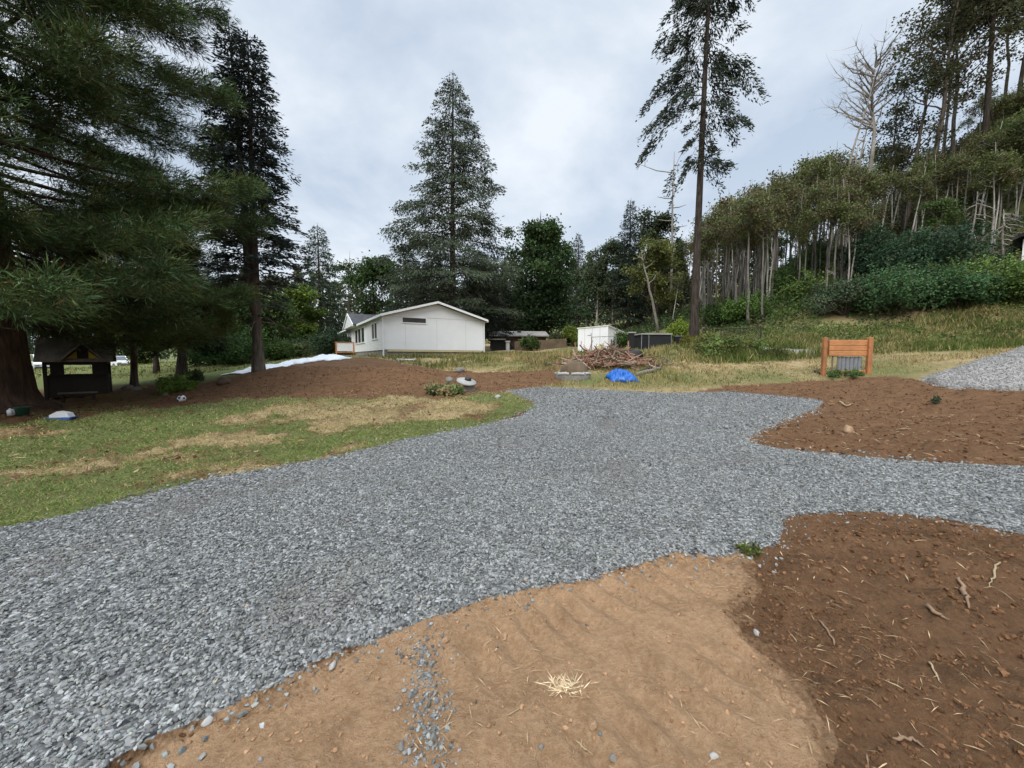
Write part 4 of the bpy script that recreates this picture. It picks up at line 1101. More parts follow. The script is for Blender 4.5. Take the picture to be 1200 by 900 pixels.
bush(672, 42, 1.5, 2.6, 'yellow green bush left of the white shed', (0.130, 0.169, 0.034), 5000, .2, name='yellow_bush')
bush(726, 31.5, .95, 2.0, 'slim green bush growing against the white shed', (0.078, 0.124, 0.036), 3600, .15, name='sapling_bush', lump=12)
bush(655, 44, 1.6, 1.6, 'grey green bush beside the low house', (.07, .085, .04), 3500, .2, name='field_bush')
bush(622, 39, 1.2, 1.6, 'round green bush by the board fence of the low house', (0.072, 0.111, 0.036), 3000, .2, name='field_bush')
bush(986, 15.3, .8, .28, 'low fresh green weeds at the foot of the planter', (0.104, 0.163, 0.052), 2200, .07, name='weed_clump', lump=12)
bush(1097, 11.1, .16, .22, 'tiny weed growing at the edge of the grey gravel pile', (.075, .10, .05), 260, .06, name='weed_tuft', lump=5)
HG = 'hedge shrubs left of the white house'
bush(386, 40, 2.4, 2.5, 'dark rounded hedge shrub next to the porch', (0.040, 0.068, 0.034), 7000, .2, group=HG, name='hedge_shrub')
bush(366, 42, 2.2, 2.3, 'grey green hedge shrub behind the white sheeting', (0.074, 0.096, 0.056), 6000, .2, group=HG, name='hedge_shrub')
bush(346, 36, 1.6, 1.4, 'olive shrub left of the white sheeting', (0.091, 0.114, 0.042), 5000, .18, group=HG, name='hedge_shrub')
bush(326, 34, 1.8, 1.9, 'green shrub directly right of the spruce trunk', (0.065, 0.111, 0.029), 5000, .18, group=HG, name='hedge_shrub')
bush(280, 32, 2.2, 2.2, 'dark green shrub left of the spruce trunk', (0.050, 0.093, 0.028), 6500, .2, group=HG, name='hedge_shrub')
bush(250, 34, 2.2, 2.0, 'deep green shrub behind the yew', (0.046, 0.087, 0.028), 6000, .2, group=HG, name='hedge_shrub')
bush(206, 15.6, .78, .62, 'rounded light green garden bush in the dug soil', (0.150, 0.238, 0.049), 4200, .085, group=None, name='garden_bush', lump=16)
bush(231, 17.2, .42, .55, 'small dark green garden bush beside the light green bush', (0.070, 0.109, 0.043), 1600, .08, group=None, name='garden_bush', lump=10)
bush(172, 44, 1.5, 1.2, 'yellowish garden shrub on the far lawn right of the white pickup', (.10, .12, .03), 3000, .2, group=None, name='garden_bush')
bush(886, 2.98, .10, .05, 'small yellow green weed at the corner of the driveway', (.13, .15, .045), 260, .035, group=None, name='driveway_weed', lump=9)
bush(521, 13.0, .70, .26, 'grassy weed tussock at the tip of the lawn', (.15, .19, .075), 4200, .12, (.30, .26, .13), group=None, name='grass_tussock', lump=20)

# undergrowth on the slope, and the wood that closes the view
def undergrowth():
    C = Geo()
    def spread(n, pxr, Yr, h, leaf, cols, seed, thr=-.3, tall=0.0):
        px = U(*pxr, n); Y = U(*Yr, n); x = (px - 600) / F * Y
        f = fbm(x, Y, 3.5, 4, seed); k = (f > thr) & (U(0, 1, n) < np.clip((px - pxr[0]) / 60, 0, 1) * np.clip((Y - Yr[0]) / 4, 0, 1)); x, Y, f = x[k], Y[k], f[k]; n = len(x)
        z = gz(x, Y) + U(0, 1, n) ** 1.6 * h * np.clip(.5 + f, .2, 1.6)
        w = fbm(x, Y, 1.6, 3, seed + 4)[:, None]
        c = np.where(w > .12, np.array(cols[0])[None], np.where(w > -.18, np.array(cols[1])[None], np.array(cols[2])[None])) * U(.6, 1.35, (n, 1))
        C.leaves(np.stack([x, Y, z], -1), rdir(n) + [0, 0, .3], leaf * U(.6, 1.4, n), leaf * .6, c, rdir(n) + [0, 0, .6])
    spread(42000, (790, 1010), (30, 62), 1.3, .26, [(0.098, 0.143, 0.042), (0.058, 0.098, 0.033), (0.111, 0.114, 0.052)], 301)
    spread(30000, (985, 1280), (26, 44), 1.6, .26, [(0.072, 0.104, 0.036), (0.053, 0.087, 0.034), (0.098, 0.104, 0.047)], 311)
    spread(52000, (1000, 1340), (40, 66), 2.8, .34, [(0.078, 0.087, 0.043), (0.098, 0.088, 0.055), (0.056, 0.078, 0.034)], 321, -.6)
    spread(20000, (880, 1320), (20.5, 28), .75, .15, [(.125, .165, .045), (.090, .130, .036), (.150, .160, .070)], 341, -.15)
    spread(9000, (790, 960), (23, 32), .6, .15, [(.120, .160, .042), (.085, .125, .034), (.160, .160, .075)], 351, -.1)
    spread(16000, (660, 830), (44, 72), 1.5, .32, [(0.078, 0.111, 0.039), (0.062, 0.096, 0.040), (.070, .075, .04)], 331)
    tag(C.build('undergrowth', M['leaf']), 'tangled brush and brambles covering the hillside', 'undergrowth', kind='stuff')
undergrowth()
def far_wood():
    C, T = Geo(), Geo()
    def row(pxs, Yr, Hr, n_leaf, cols, leaf, cone=.5):
        for px in pxs:
            Y = rs.uniform(*Yr); b = foot(px + rs.uniform(-4, 4), Y); H = rs.uniform(*Hr); R = H * rs.uniform(.16, .24)
            u = U(0, 1, n_leaf) ** .8; a = U(0, 6.283, n_leaf); isc = rs.random() < cone
            rr = R * ((1 - u) ** .8 if isc else np.sin(np.pi * np.clip(u * .8 + .15, 0, 1)) ** .6) * U(.3, 1, n_leaf) ** .5 * (1 + .3 * np.sin(a * 3 + u * 9))
            p_ = b + np.stack([np.cos(a) * rr, np.sin(a) * rr, H * (.08 + .92 * u)], -1)
            c = colvar(rs.choice(cols), n_leaf, .35)
            C.leaves(p_, rdir(n_leaf) + [0, 0, -.3], leaf * U(.6, 1.4, n_leaf), leaf * .6, c)
    g = [(0.062, 0.087, 0.046), (0.046, 0.071, 0.040), (0.085, 0.102, 0.056), (0.096, 0.093, 0.062)]
    row(range(-40, 330, 13), (85, 120), (7, 14), 900, g, .75)
    row(range(280, 620, 11), (75, 105), (12, 19), 1000, g, .75)
    row(range(600, 800, 10), (80, 110), (12, 18), 1000, g, .7)
    row(range(740, 900, 8), (66, 78), (6.5, 9.5), 700, [(0.078, 0.087, 0.050), (0.096, 0.090, 0.056), (.04, .05, .026)], .55, .2)
    tag(C.build('far_wood', M['leaf']), 'mixed wood closing the view behind the field', 'wood', kind='stuff')
far_wood()
# ------------------------------------------------------------------ the white house
def prt(geo, name, mat, parent, smooth=False, label=None):
    o = geo.build(name, mat, parent, smooth)
    if label: o['label'] = label
    return o
PHI = math.radians(31)
hA = at(450, 418, 28); hA[2] = g1(hA[0], hA[1]) - .02
house = empty('manufactured_house', hA, 'long white single storey house with a low gable and grey roof', 'house', rz=PHI)
HW, HL, EV, PK = 8.05, 25.0, 3.0, 4.12
def t_of(px):
    k = (px - 600) / F * 1.0
    # wall point A + t*l : (hx - t sin)/(hy + t cos) = k
    return (hA[0] - k * hA[1]) / (k * math.cos(PHI) + math.sin(PHI))
B = Geo(); B.prism([(0, .02, .52), (HW, .02, .52), (HW, .02, EV), (HW / 2, .02, PK - .02), (0, .02, EV)], (0, HL, 0))
prt(B, 'wall', M['white'], house)
B = Geo(); B.prism([(.05, -.01, .56), (HW - .05, -.01, .56), (HW - .05, -.01, EV - .03), (HW / 2, -.01, PK - .08), (.05, -.01, EV - .03)], (0, .028, 0))
# panel joints
prt(B, 'end_wall', M['smooth_white'], house)
B = Geo(); B.box((HW / 2, -.017, EV - .02), (HW - .3, .010, .012))
for x_ in (HW / 2 - 2.44, HW / 2, HW / 2 + 2.44): B.box((x_, -.0165, 1.8), (.007, .006, 2.38))
prt(B, 'panel_joint', M['concrete'], house)
B = Geo(); B.box((HW / 2, HL / 2, .16), (HW - .10, HL - .1, .64)); prt(B, 'foundation', M['block'], house)
B = Geo(); B.box((HW / 2 + .1, -.02, .47), (HW - .3, .05, .14)); prt(B, 'skirt_board', M['beige'], house)
sl = math.atan2(PK - EV, HW / 2)
for sgn in (-1, 1):
    R = Geo(); x0 = HW / 2; xe = x0 + sgn * (HW / 2 + .28)
    zt = PK + .12; ze = zt - abs(xe - x0) * math.tan(sl)
    R.prism([(x0, -.36, zt), (xe, -.36, ze), (xe, -.36, ze - .11), (x0, -.36, zt - .11)], (0, HL + .7, 0))
    prt(R, 'roof', M['shingle'], house)
    R = Geo(); R.prism([(x0, -.41, zt + .015), (xe, -.41, ze + .015), (xe, -.41, ze - .15), (x0, -.41, zt - .15)], (0, .048, 0)); prt(R, 'rake_board', M['trim'], house)
    R = Geo(); R.box((xe + sgn * .03, HL / 2, ze - .09), (.05, HL + .6, .17)); prt(R, 'gutter', M['trim'], house)
    R = Geo(); R.box((x0 + sgn * (HW / 2 + .045), -.05, 1.5), (.09, .09, 2.9)); prt(R, 'downspout', M['trim'], house)
# porch gable
v0 = t_of(423); v1 = t_of(411); vc = (v0 + v1) / 2
R = Geo(); R.prism([(-.60, v0 + .15, EV - .05), (-.60, v1 - .15, EV - .05), (-.60, vc, PK - .05)], (3.2, 0, 0)); prt(R, 'porch_gable', M['white'], house)
for a, b in ((v0 - .2, vc), (v1 + .2, vc)):
    R = Geo(); R.prism([(-.62, a, EV - .05), (-.62, vc, PK + .12), (-.62, vc, PK + .23), (-.62, a, EV + .06)], (4.4, 0, 0)); prt(R, 'roof', M['shingle'], house)
    R = Geo(); R.prism([(-.67, a, EV - .16), (-.67, vc, PK + .02), (-.67, vc, PK + .24), (-.67, a, EV + .07)], (.047, 0, 0)); prt(R, 'rake_board', M['trim'], house)
def hwin(va, vb, z0, z1, panes):
    fr = Geo(); g = Geo()
    n = panes; w = (vb - va) / n
    fr.box((-.03, (va + vb) / 2, z0 - .04), (.08, vb - va + .16, .08)); fr.box((-.03, (va + vb) / 2, z1 + .04), (.08, vb - va + .16, .08))
    for k in range(n + 1): fr.box((-.03, va + k * w, (z0 + z1) / 2), (.075, .10, z1 - z0))
    g.box((-.008, (va + vb) / 2, (z0 + z1) / 2), (.03, vb - va, z1 - z0))
    f = prt(fr, 'window', M['trim'], house); prt(g, 'pane', M['glass'], f)
hwin(t_of(443.6), t_of(437.2), 1.45, 2.62, 2)
hwin(t_of(428.8), t_of(417.4), 1.35, 2.62, 3)
hwin(t_of(408.8), t_of(405.6), 1.2, 2.62, 1)
hwin(t_of(401.8), t_of(398.6), 1.4, 2.55, 1)
D = Geo(); va, vb = t_of(414.4), t_of(412.4); D.box((-.03, (va + vb) / 2, 1.55), (.06, abs(vb - va), 2.05)); d = prt(D, 'door', M['trim'], house)
D = Geo(); D.box((-.07, va + .15, 1.5), (.05, .05, .12)); prt(D, 'handle', M['dark'], d)
fr = Geo(); x0, x1, z0, z1 = 1.38, 3.15, 2.57, 2.92
for c_, s_ in (((x0 - .03, -.035, (z0 + z1) / 2), (.06, .06, z1 - z0 + .12)), ((x1 + .03, -.035, (z0 + z1) / 2), (.06, .06, z1 - z0 + .12)), (((x0 + x1) / 2, -.035, z0 - .03), (x1 - x0, .06, .06)), (((x0 + x1) / 2, -.035, z1 + .03), (x1 - x0, .06, .06))): fr.box(c_, s_)
f = prt(fr, 'window', M['trim'], house); g = Geo(); g.box(((x0 + x1) / 2, -.022, (z0 + z1) / 2), (x1 - x0, .03, z1 - z0)); prt(g, 'pane', M['glass'], f)
# deck
dv0, dv1, dx = t_of(416.3), t_of(416.3) + 4.6, -1.75
D = Geo(); D.box((dx / 2, (dv0 + dv1) / 2, .50), (-dx, dv1 - dv0, .10)); deck = prt(D, 'porch_deck', M['cedar'], house)
D = Geo()
for y in (dv0 + .06, dv1 - .06):
    for x in (dx + .06, -.10): D.box((x, y, .68), (.10, .10, 1.70))
prt(D, 'post', M['cedar'], deck)
D = Geo(); D.box((dx / 2, dv0 + .06, 1.50), (-dx + .05, .14, .06)); D.box((dx + .06, (dv0 + dv1) / 2, 1.50), (.14, dv1 - dv0, .06)); D.box((dx + .06, (dv0 + dv1) / 2, 1.02), (.05, dv1 - dv0 - .2, .84)); prt(D, 'rail', M['cedar'], deck)
D = Geo(); D.box((dx / 2, dv0 + .06, 1.02), (-dx - .2, .04, .82)); prt(D, 'rail_panel', M['plastic_white'], deck)
D = Geo(); D.box((dx / 2, dv0 + .1, .2), (-dx - .1, .04, .46)); prt(D, 'deck_skirt', M['dark'], deck)

# ------------------------------------------------------------------ white sheeting, hose, well cap
def sheet_mesh(name, mat, outline_fn, nu, nv, thick=.012):
    G = Geo(); u, v = np.meshgrid(np.linspace(0, 1, nu), np.linspace(0, 1, nv), indexing='ij')
    P = outline_fn(u, v)
    i = np.arange(nu - 1)[:, None] * nv; j = np.arange(nv - 1)[None]
    f = np.stack([i + j, i + nv + j, i + nv + j + 1, i + j + 1], -1).reshape(-1, 4)
    G.add(P.reshape(-1, 3), f)
    o = G.build(name, mat, None, True)
    md = o.modifiers.new('thickness', 'SOLIDIFY'); md.thickness = thick; md.offset = 1
    return o
S0, S1 = hit(272, 439), hit(398, 419.5)
def wsheet(u, v):
    c = np.array([S0[0], S0[1]])[None, None] + (np.array([S1[0], S1[1]]) - np.array([S0[0], S0[1]]))[None, None] * u[..., None]
    n = nrm(np.array([-(S1[1] - S0[1]), S1[0] - S0[0]]))
    w = (v - .5) * (1.0 + 1.0 * np.sin(u * 5 + .5) ** 2 + .5 * (u > .7))
    x = c[..., 0] + n[0] * w + fbm(u * 9, v * 3, 1, 3, 401) * .25; y = c[..., 1] + n[1] * w + fbm(u * 9, v * 3, 1, 3, 402) * .25
    hump = .10 + .30 * np.exp(-((u - .86) / .10) ** 2) + .18 * np.exp(-((u - .55) / .16) ** 2) + .18 * np.exp(-((u - .22) / .10) ** 2)
    rid = 1 - np.abs(fbm(u * 16, v * 4, 1, 4, 403, .6)) * 1.6
    return np.stack([x, y, gz(x.ravel(), y.ravel()).reshape(x.shape) + .02 + hump * np.sin(np.pi * v) ** .7 * np.clip(.55 + rid * .5, .2, 1.2) * np.sin(np.pi * np.clip(u, .02, .98)) ** .3], -1)
tag(sheet_mesh('plastic_sheeting', M['plastic_white'], wsheet, 90, 22), 'long crumpled white plastic sheeting lying behind the dirt mound', 'sheeting')
p = ground_at(476, 424)
H_ = Geo()
for k in range(3):
    a = np.linspace(0, 6.283, 25); r = .50 + .05 * k; H_.tube(np.stack([np.cos(a) * r, np.sin(a) * r * .8, .035 + .05 * k + .02 * np.sin(a * 3 + k)], -1), .028, 6, cap=False)
o = H_.build('coiled_hose', M['plastic_white'], None, True, tuple(p)); tag(o, 'coil of white hose on the grass before the house end', 'hose')
p = ground_at(548, 457)
w = empty('well_cap', p, 'grey concrete block with a tilted pale slab and dark round knob at the driveway tip', 'well cap', rz=.2, scale=.85)
G = Geo(); G.box((.06, .05, .12), (.50, .45, .42)); prt(G, 'base', M['concrete'], w)
R_ = np.array(Matrix.Rotation(.16, 3, 'Y')) @ np.array(Matrix.Rotation(.30, 3, 'X'))
G = Geo(); G.lathe([(0, .0), (.40, .0), (.43, .03), (.42, .08), (0, .10)], (0, 0, 0), 20); G.v = [v @ R_.T + np.array([-.06, -.06, .32]) for v in G.v]; prt(G, 'slab', M['concrete'], w, True)
G = Geo(); G.lathe([(0, 0), (.13, 0), (.15, .05), (.12, .13), (.05, .17), (0, .17)], (.02, 0, .40), 14); prt(G, 'knob', M['dark'], w, True)

def boulder(name, px, py, s, mat, lab, cat='stone', flat=.6, grp=None, sink=.25, seed=None):
    p = ground_at(px, py)
    bm = bmesh.new(); bmesh.ops.create_icosphere(bm, subdivisions=3, radius=1)
    o3 = rng.uniform(0, 50, 3)
    for v in bm.verts:
        c = v.co; n = fbm(np.array([c.x * 1.0 + o3[0] + c.z]), np.array([c.y + o3[1] - c.z * .7]), 1.1, 3, 33)[0]
        c *= 1 + .55 * n; c.z *= flat
        for ax, d in ((Vector((.8, .5, .3)).normalized(), .62), (Vector((-.5, .6, .6)).normalized(), .6), (Vector((0.1, -.9, .5)).normalized(), .62)):
            k = c.dot(ax)
            if k > d: c -= ax * (k - d) * .8
    sx, sy = U(.85, 1.2), U(.7, 1.0)
    for v in bm.verts: v.co = Vector((v.co.x * s * sx, v.co.y * s * sy, v.co.z * s))
    me = bpy.data.meshes.new(name); bm.to_mesh(me); bm.free()
    for q in me.polygons: q.use_smooth = True
    o = bpy.data.objects.new(name, me); COL.objects.link(o); me.materials.append(mat)
    o.location = (p[0], p[1], p[2] + s * flat * (1 - 2 * sink) * .9); o.rotation_euler = (0, 0, U(0, 6))
    return tag(o, lab, cat, grp)
boulder('field_stone', 539, 436, .34, M['rock'], 'dark field stone lying on the grass right of the house end', flat=.55)
boulder('field_stone', 527, 447, .22, M['rock'], 'small brown stone on the dug soil left of the well cap', flat=.6)
boulder('field_stone', 583, 252 + 215, .13, M['concrete'], 'small pale stone in the grass beside the driveway tip')

# ------------------------------------------------------------------ behind the driveway: heap, tarp, shed, kennel, fences
def dome(name, px, py, Y, rx, ry, h, mat, lab, cat, sides=40):
    p = at(px, py, Y); p[2] = g1(p[0], p[1])
    a = np.linspace(0, 2 * np.pi, sides, endpoint=False); t = np.linspace(0, 1, 12)
    G = Geo(); r = np.cos(t * np.pi / 2) ** .75; z = np.sin(t * np.pi / 2) * h
    rib = 1 + .06 * np.sin(a * 13)[None] * (1 - t[:, None] * .6) + .24 * fbm(np.cos(a)[None] * 2 + t[:, None], np.sin(a)[None] * 2 + t[:, None], 1, 3, 71)
    V = np.stack([r[:, None] * rib * np.cos(a) * rx, r[:, None] * rib * np.sin(a) * ry, np.repeat(z[:, None], sides, 1) - .05], -1)
    i = np.arange(11)[:, None] * sides; j = np.arange(sides)[None]; j2 = (j + 1) % sides
    G.add(V.reshape(-1, 3), np.stack([i + j, i + j2, i + sides + j2, i + sides + j], -1).reshape(-1, 4))
    o = G.build(name, mat, None, True, tuple(p)); return tag(o, lab, cat)
ringp = ground_at(672, 445)
dome('rootball_heap', 674, 441, ringp[1] + 1.0, .62, .5, .66, M['burlap'], 'ribbed brown rounded heap standing behind the concrete ring', 'heap')
rg = empty('fire_ring', (ringp[0], ringp[1] + .25, g1(ringp[0], ringp[1] + .25)), 'low round concrete fire ring with a pale rim below the brown heap', 'fire ring')
G = Geo(); G.lathe([(.72, -.1), (.78, .16), (.70, .17), (.62, -.1)], (0, 0, 0), 26, None, 1, .6); prt(G, 'body', M['rock'], rg, True)
for k in range(7):
    a0 = k * 2 * math.pi / 7 + .06; a = np.linspace(a0, a0 + 2 * math.pi / 7 - .14, 5)
    G = Geo(); G.tube(np.stack([np.cos(a) * .74, np.sin(a) * .74 * .6, .20 + .012 * np.sin(a * 7 + k)], -1), .062, 7); prt(G, 'rim_stone', M['concrete'], rg)
T0 = ground_at(731, 447)
def btarp(u, v):
    x = T0[0] + (u - .5) * 1.25 + fbm(u * 4, v * 4, 1, 2, 411) * .10; y = T0[1] + .25 + (v - .5) * .85 + fbm(u * 4, v * 4, 1, 2, 412) * .10
    e = np.sin(np.pi * u) ** .55 * np.sin(np.pi * v) ** .55
    h = (.46 - .26 * u) * e * (1 + .0 * u)
    rid = np.abs(fbm(u * 5, v * 5, 1, 4, 413, .65))
    return np.stack([x, y, gz(x.ravel(), y.ravel()).reshape(x.shape) + .015 + h * (1.25 - 1.9 * rid) + e * .05], -1)
tag(sheet_mesh('blue_tarp', M['blue'], btarp, 54, 40, .008), 'crumpled bright blue tarpaulin in front of the brush pile', 'tarp')
# brush pile and loose timber
bp = ground_at(722, 436); bp[1] += 1.6; bp[2] = g1(bp[0], bp[1])
G = Geo()
for k in range(420):
    a, b = rng.normal(0, 1.2, 2); b *= .5
    hgt = max(.02, .82 * math.exp(-(a / 1.55) ** 2 - (b / .8) ** 2)) * U(.2, 1.05)
    d = nrm(np.array([rng.normal(0, 1), rng.normal(0, .6), rng.normal(0, .35)])); L = U(.4, 1.7)
    c = np.array([a, b, hgt]); bend = rng.normal(0, .06, 3)
    cc = np.array([(.24, .13, .085), (.32, .19, .13), (.16, .095, .06), (.30, .25, .19)][rng.integers(0, 4)]) * U(.7, 1.2)
    G.tube([c - d * L / 2, c + bend, c + d * L / 2], [U(.012, .045), U(.012, .04), .008], 5, cc)
n = 5200; a = rng.normal(0, 1.2, n); b = rng.normal(0, .55, n)
G.leaves(np.stack([a, b, np.exp(-(a / 1.55) ** 2 - (b / .8) ** 2) * .82 * U(.05, 1.0, n)], -1), rdir(n), U(.06, .16, n), .06, colvar((.25, .135, .085), n, .4))
o = G.build('brush_pile', M['straw'], None, False, tuple(bp)); tag(o, 'heap of reddish brown cut branches and dead leaves behind the blue tarp', 'brush pile')
def log(name, pts, r, mat, lab, cat='log', sides=9):
    P = np.array([[*ground_at(px, py)[:2], 0] for px, py in pts]); P[:, 2] = [g1(x, y) for x, y, _ in P]
    k = max(6, len(P)); t = np.linspace(0, 1, k); tt = np.linspace(0, 1, len(P))
    Q = np.stack([np.interp(t, tt, P[:, q]) for q in range(3)], -1); Q[:, 2] = [g1(a_, b_) for a_, b_ in Q[:, :2]]
    Q += rng.normal(0, r * .35, Q.shape) * [1, 1, .2]; Q[:, 2] += r * .75
    c0 = Q[0].copy(); c0[2] -= r
    G = Geo(); G.tube(Q - c0, r * U(.8, 1.1, k) * np.where((t == 0) | (t == 1), .7, 1), sides)
    o = G.build(name, mat, None, True, tuple(c0)); return tag(o, lab, cat)
log('log', [(745, 441), (776, 434)], .10, M['greywood'], 'pale grey log lying right of the blue tarp')
log('log', [(748, 437), (772, 430)], .085, M['bark_dark'], 'dark log lying just above the pale grey log')
log('log', [(737, 431), (756, 439)], .07, M['root'], 'brown log sloping down behind the blue tarp')
log('log', [(765, 432), (790, 427)], .05, M['greywood'], 'thin weathered pole right of the brush pile')
log('driftwood', [(829, 402), (840, 411), (852, 407)], .13, M['greywood'], 'bleached twisted branch on the weeds below the sparse fir', 'branch')
log('driftwood', [(954, 437), (962, 441), (974, 439)], .055, M['bark_dark'], 'dark curved branch lying at the left foot of the planter', 'branch')
bt = ground_at(745, 428); bt[1] += .6; bt[2] = g1(bt[0], bt[1])
b_ = empty('black_barrel', bt, 'tipped over black plastic barrel behind the brush pile', 'barrel', rz=.5)
G = Geo(); G.lathe([(.0, -.5), (.30, -.5), (.33, -.42), (.34, 0), (.33, .42), (.30, .5), (.27, .5), (.27, -.3), (0, -.3)], (0, 0, 0), 22); R_ = np.array(Matrix.Rotation(1.45, 3, 'Y')); G.v = [v @ R_.T + np.array([0, 0, .34]) for v in G.v]; prt(G, 'drum', M['black'], b_, True)
G = Geo()
for q in (-.22, .22): G.lathe([(.335, q - .03), (.355, q), (.335, q + .03)], (0, 0, 0), 22)
G.v = [v @ R_.T + np.array([0, 0, .34]) for v in G.v]; prt(G, 'hoop', M['black'], b_, True)
bp2 = foot(738.5, 24)
b_ = empty('black_post', bp2, 'upright black post with a pale flat cap left of the kennel', 'post')
G = Geo(); G.box((0, 0, .62), (.30, .24, 1.4)); prt(G, 'shaft', M['black'], b_)
G = Geo(); G.box((0, 0, 1.36), (.46, .40, .07)); prt(G, 'cap', M['concrete'], b_)

# white shed
c = at(712, 412, 34); c[2] = g1(c[0], c[1]) - .1
a_ = math.atan2(4.0, 3.2)
shed = empty('white_shed', c, 'white panel shed with a sloping roof behind the brush pile', 'shed', rz=a_)
x1, y1 = 5.1, 2.95      # local x runs back along the right face, local y along the left face
G = Geo(); zA, zB, zC = 2.36, 1.74, 2.26; zD = zB + zC - zA
v = [(0, 0, 0), (x1, 0, 0), (x1, y1, 0), (0, y1, 0), (0, 0, zA), (x1, 0, zB), (x1, y1, zD), (0, y1, zC)]
G.add(v, [[0, 1, 5, 4], [1, 2, 6, 5], [2, 3, 7, 6], [3, 0, 4, 7], [4, 5, 6, 7], [3, 2, 1, 0]]); prt(G, 'wall', M['smooth_white'], shed)
G = Geo(); q = [(-.07, -.10, zA + .015), (x1 + .1, -.10, zB + .015), (x1 + .1, y1 + .07, zD + .015), (-.07, y1 + .07, zC + .015)]; G.prism(q, (0, 0, .06)); prt(G, 'roof', M['trim'], shed)
G = Geo(); G.box((-.012, 0, 1.18), (.05, .07, 2.3)); prt(G, 'corner_trim', M['trim'], shed)
G = Geo()
for y_ in (.75, 1.5, 2.25): G.box((-.006, y_, 1.15), (.012, .02, 2.2))
prt(G, 'panel_joint', M['concrete'], shed)
G = Geo(); G.prism([(-.02, .35, .05), (-.02, 1.15, .05), (-.02, 1.15, .55), (-.02, .35, .92)], (.012, 0, 0)); prt(G, 'patch_board', M['beige'], shed)
G = Geo(); G.box((-.012, 1.75, 1.62), (.015, .42, .05)); G.box((-.012, 1.6, 1.72), (.015, .05, .2)); G.box((-.012, 2.6, .95), (.015, .06, .30)); prt(G, 'vent', M['galv'], shed)
# black kennel
c = foot(762, 31)
ken = empty('dog_kennel', c, 'low kennel wrapped in black shade cloth with a pale flat top', 'kennel', rz=.10, scale=.86)
G = Geo(); G.box((0, 0, .78), (2.75, 2.0, 1.56)); prt(G, 'cloth_wall', M['blackcloth'], ken)
G = Geo(); G.box((0, 0, 1.64), (2.95, 2.2, .12)); prt(G, 'roof', M['concrete'], ken)
for x in (-1.40, -.72, 1.40):
    G = Geo(); G.tube([(x, -1.03, -.2), (x, -1.03, 1.62)], .035, 8); prt(G, 'post', M['galv'], ken)
G = Geo(); G.box((-1.06, -1.02, .74), (.58, .03, 1.35)); prt(G, 'door', M['black'], ken)
c = foot(794, 29.5)
bn = empty('rubbish_bin', c, 'small dark grey wheeled bin right of the black kennel', 'bin', rz=-.2)
G = Geo(); q = np.array([(-.26, -.26, .08), (.26, -.26, .08), (.26, .26, .08), (-.26, .26, .08), (-.32, -.32, .95), (.32, -.32, .95), (.32, .32, .95), (-.32, .32, .95)]); G.add(q, [[0, 3, 2, 1], [4, 5, 6, 7], [0, 1, 5, 4], [1, 2, 6, 5], [2, 3, 7, 6], [3, 0, 4, 7]]); prt(G, 'body', M['black'], bn)
G = Geo(); G.prism([(-.35, -.36, .952), (-.35, .36, .952), (-.35, .36, 1.06), (-.35, -.1, 1.08), (-.35, -.36, 1.0)], (.70, 0, 0)); prt(G, 'lid', M['dark'], bn)
for s in (-1, 1):
    G = Geo(); G.tube([(s * .24, .30, .10), (s * .30, .30, .10)], .10, 12); prt(G, 'wheel', M['tyre'], bn)

def wire_panel(G, A, Bv, h, step, r=.006, z0=.05):
    """woven diamond wire between two feet"""
    A, Bv = np.array(A), np.array(Bv); L = np.linalg.norm(Bv[:2] - A[:2]); e = (Bv - A) / L
    n = int((L + h) / step)
    for k in range(n):
        for s in (0, 1):
            u0 = k * step - h if s == 0 else k * step
            a, b = (u0, 0.0), (u0 + h, h)
            if s == 1: a, b = (u0, 0.0), (u0 - h, h)
            (ua, wa), (ub, wb) = a, b
            def clip(u, w, u2, w2):
                if u < 0: w += (0 - u) * (w2 - w) / (u2 - u); u = 0
                if u > L: w += (L - u) * (w2 - w) / (u2 - u); u = L
                return u, w
            if max(ua, ub) <= 0 or min(ua, ub) >= L: continue
            p1, p2 = clip(ua, wa, ub, wb), clip(ub, wb, ua, wa)
            G.tube([A + e * p1[0] + [0, 0, z0 + p1[1]], A + e * p2[0] + [0, 0, z0 + p2[1]]], r, 3, cap=False)
# field gate behind the bramble patch
A, Bq = foot(822, 27.0), foot(889, 25.0)
gt = empty('field_gate', A, 'dark rusty chain-link field gate behind the bramble patch', 'gate')
Bl = Bq - A
G = Geo()
for u in (0, .33, .66, 1): 
    G2 = Geo(); q = Bl * u; q[2] = g1(A[0] + q[0], A[1] + q[1]) - A[2]; G2.tube([q + [0, 0, -.3], q + [0, 0, 1.12]], .05 if u in (0, 1) else .028, 8); prt(G2, 'post', M['rust'], gt)
for h in (1.05, .08):
    G2 = Geo(); G2.tube([[0, 0, h], Bl + [0, 0, h]], .034, 7); prt(G2, 'rail', M['rust'], gt)
G2 = Geo(); wire_panel(G2, [0, 0, 0], Bl, .95, .14, .007); prt(G2, 'wire_mesh', M['rust'], gt)
A, Bq = foot(692.5, 26), foot(721, 27); Bl = Bq - A
gt = empty('wire_fence', A, 'thin steel post and wire fence in front of the white shed', 'fence')
for u in (0, 1):
    G2 = Geo(); G2.tube([Bl * u + [0, 0, -.3], Bl * u + [0, 0, 1.22]], .032, 6); prt(G2, 'post', M['galv'], gt)
G2 = Geo(); G2.tube([[0, 0, 1.18], Bl + [0, 0, 1.18]], .022, 6); prt(G2, 'rail', M['galv'], gt)
G2 = Geo(); wire_panel(G2, [0, 0, 0], Bl, 1.1, .20, .004); prt(G2, 'wire_mesh', M['galv'], gt)
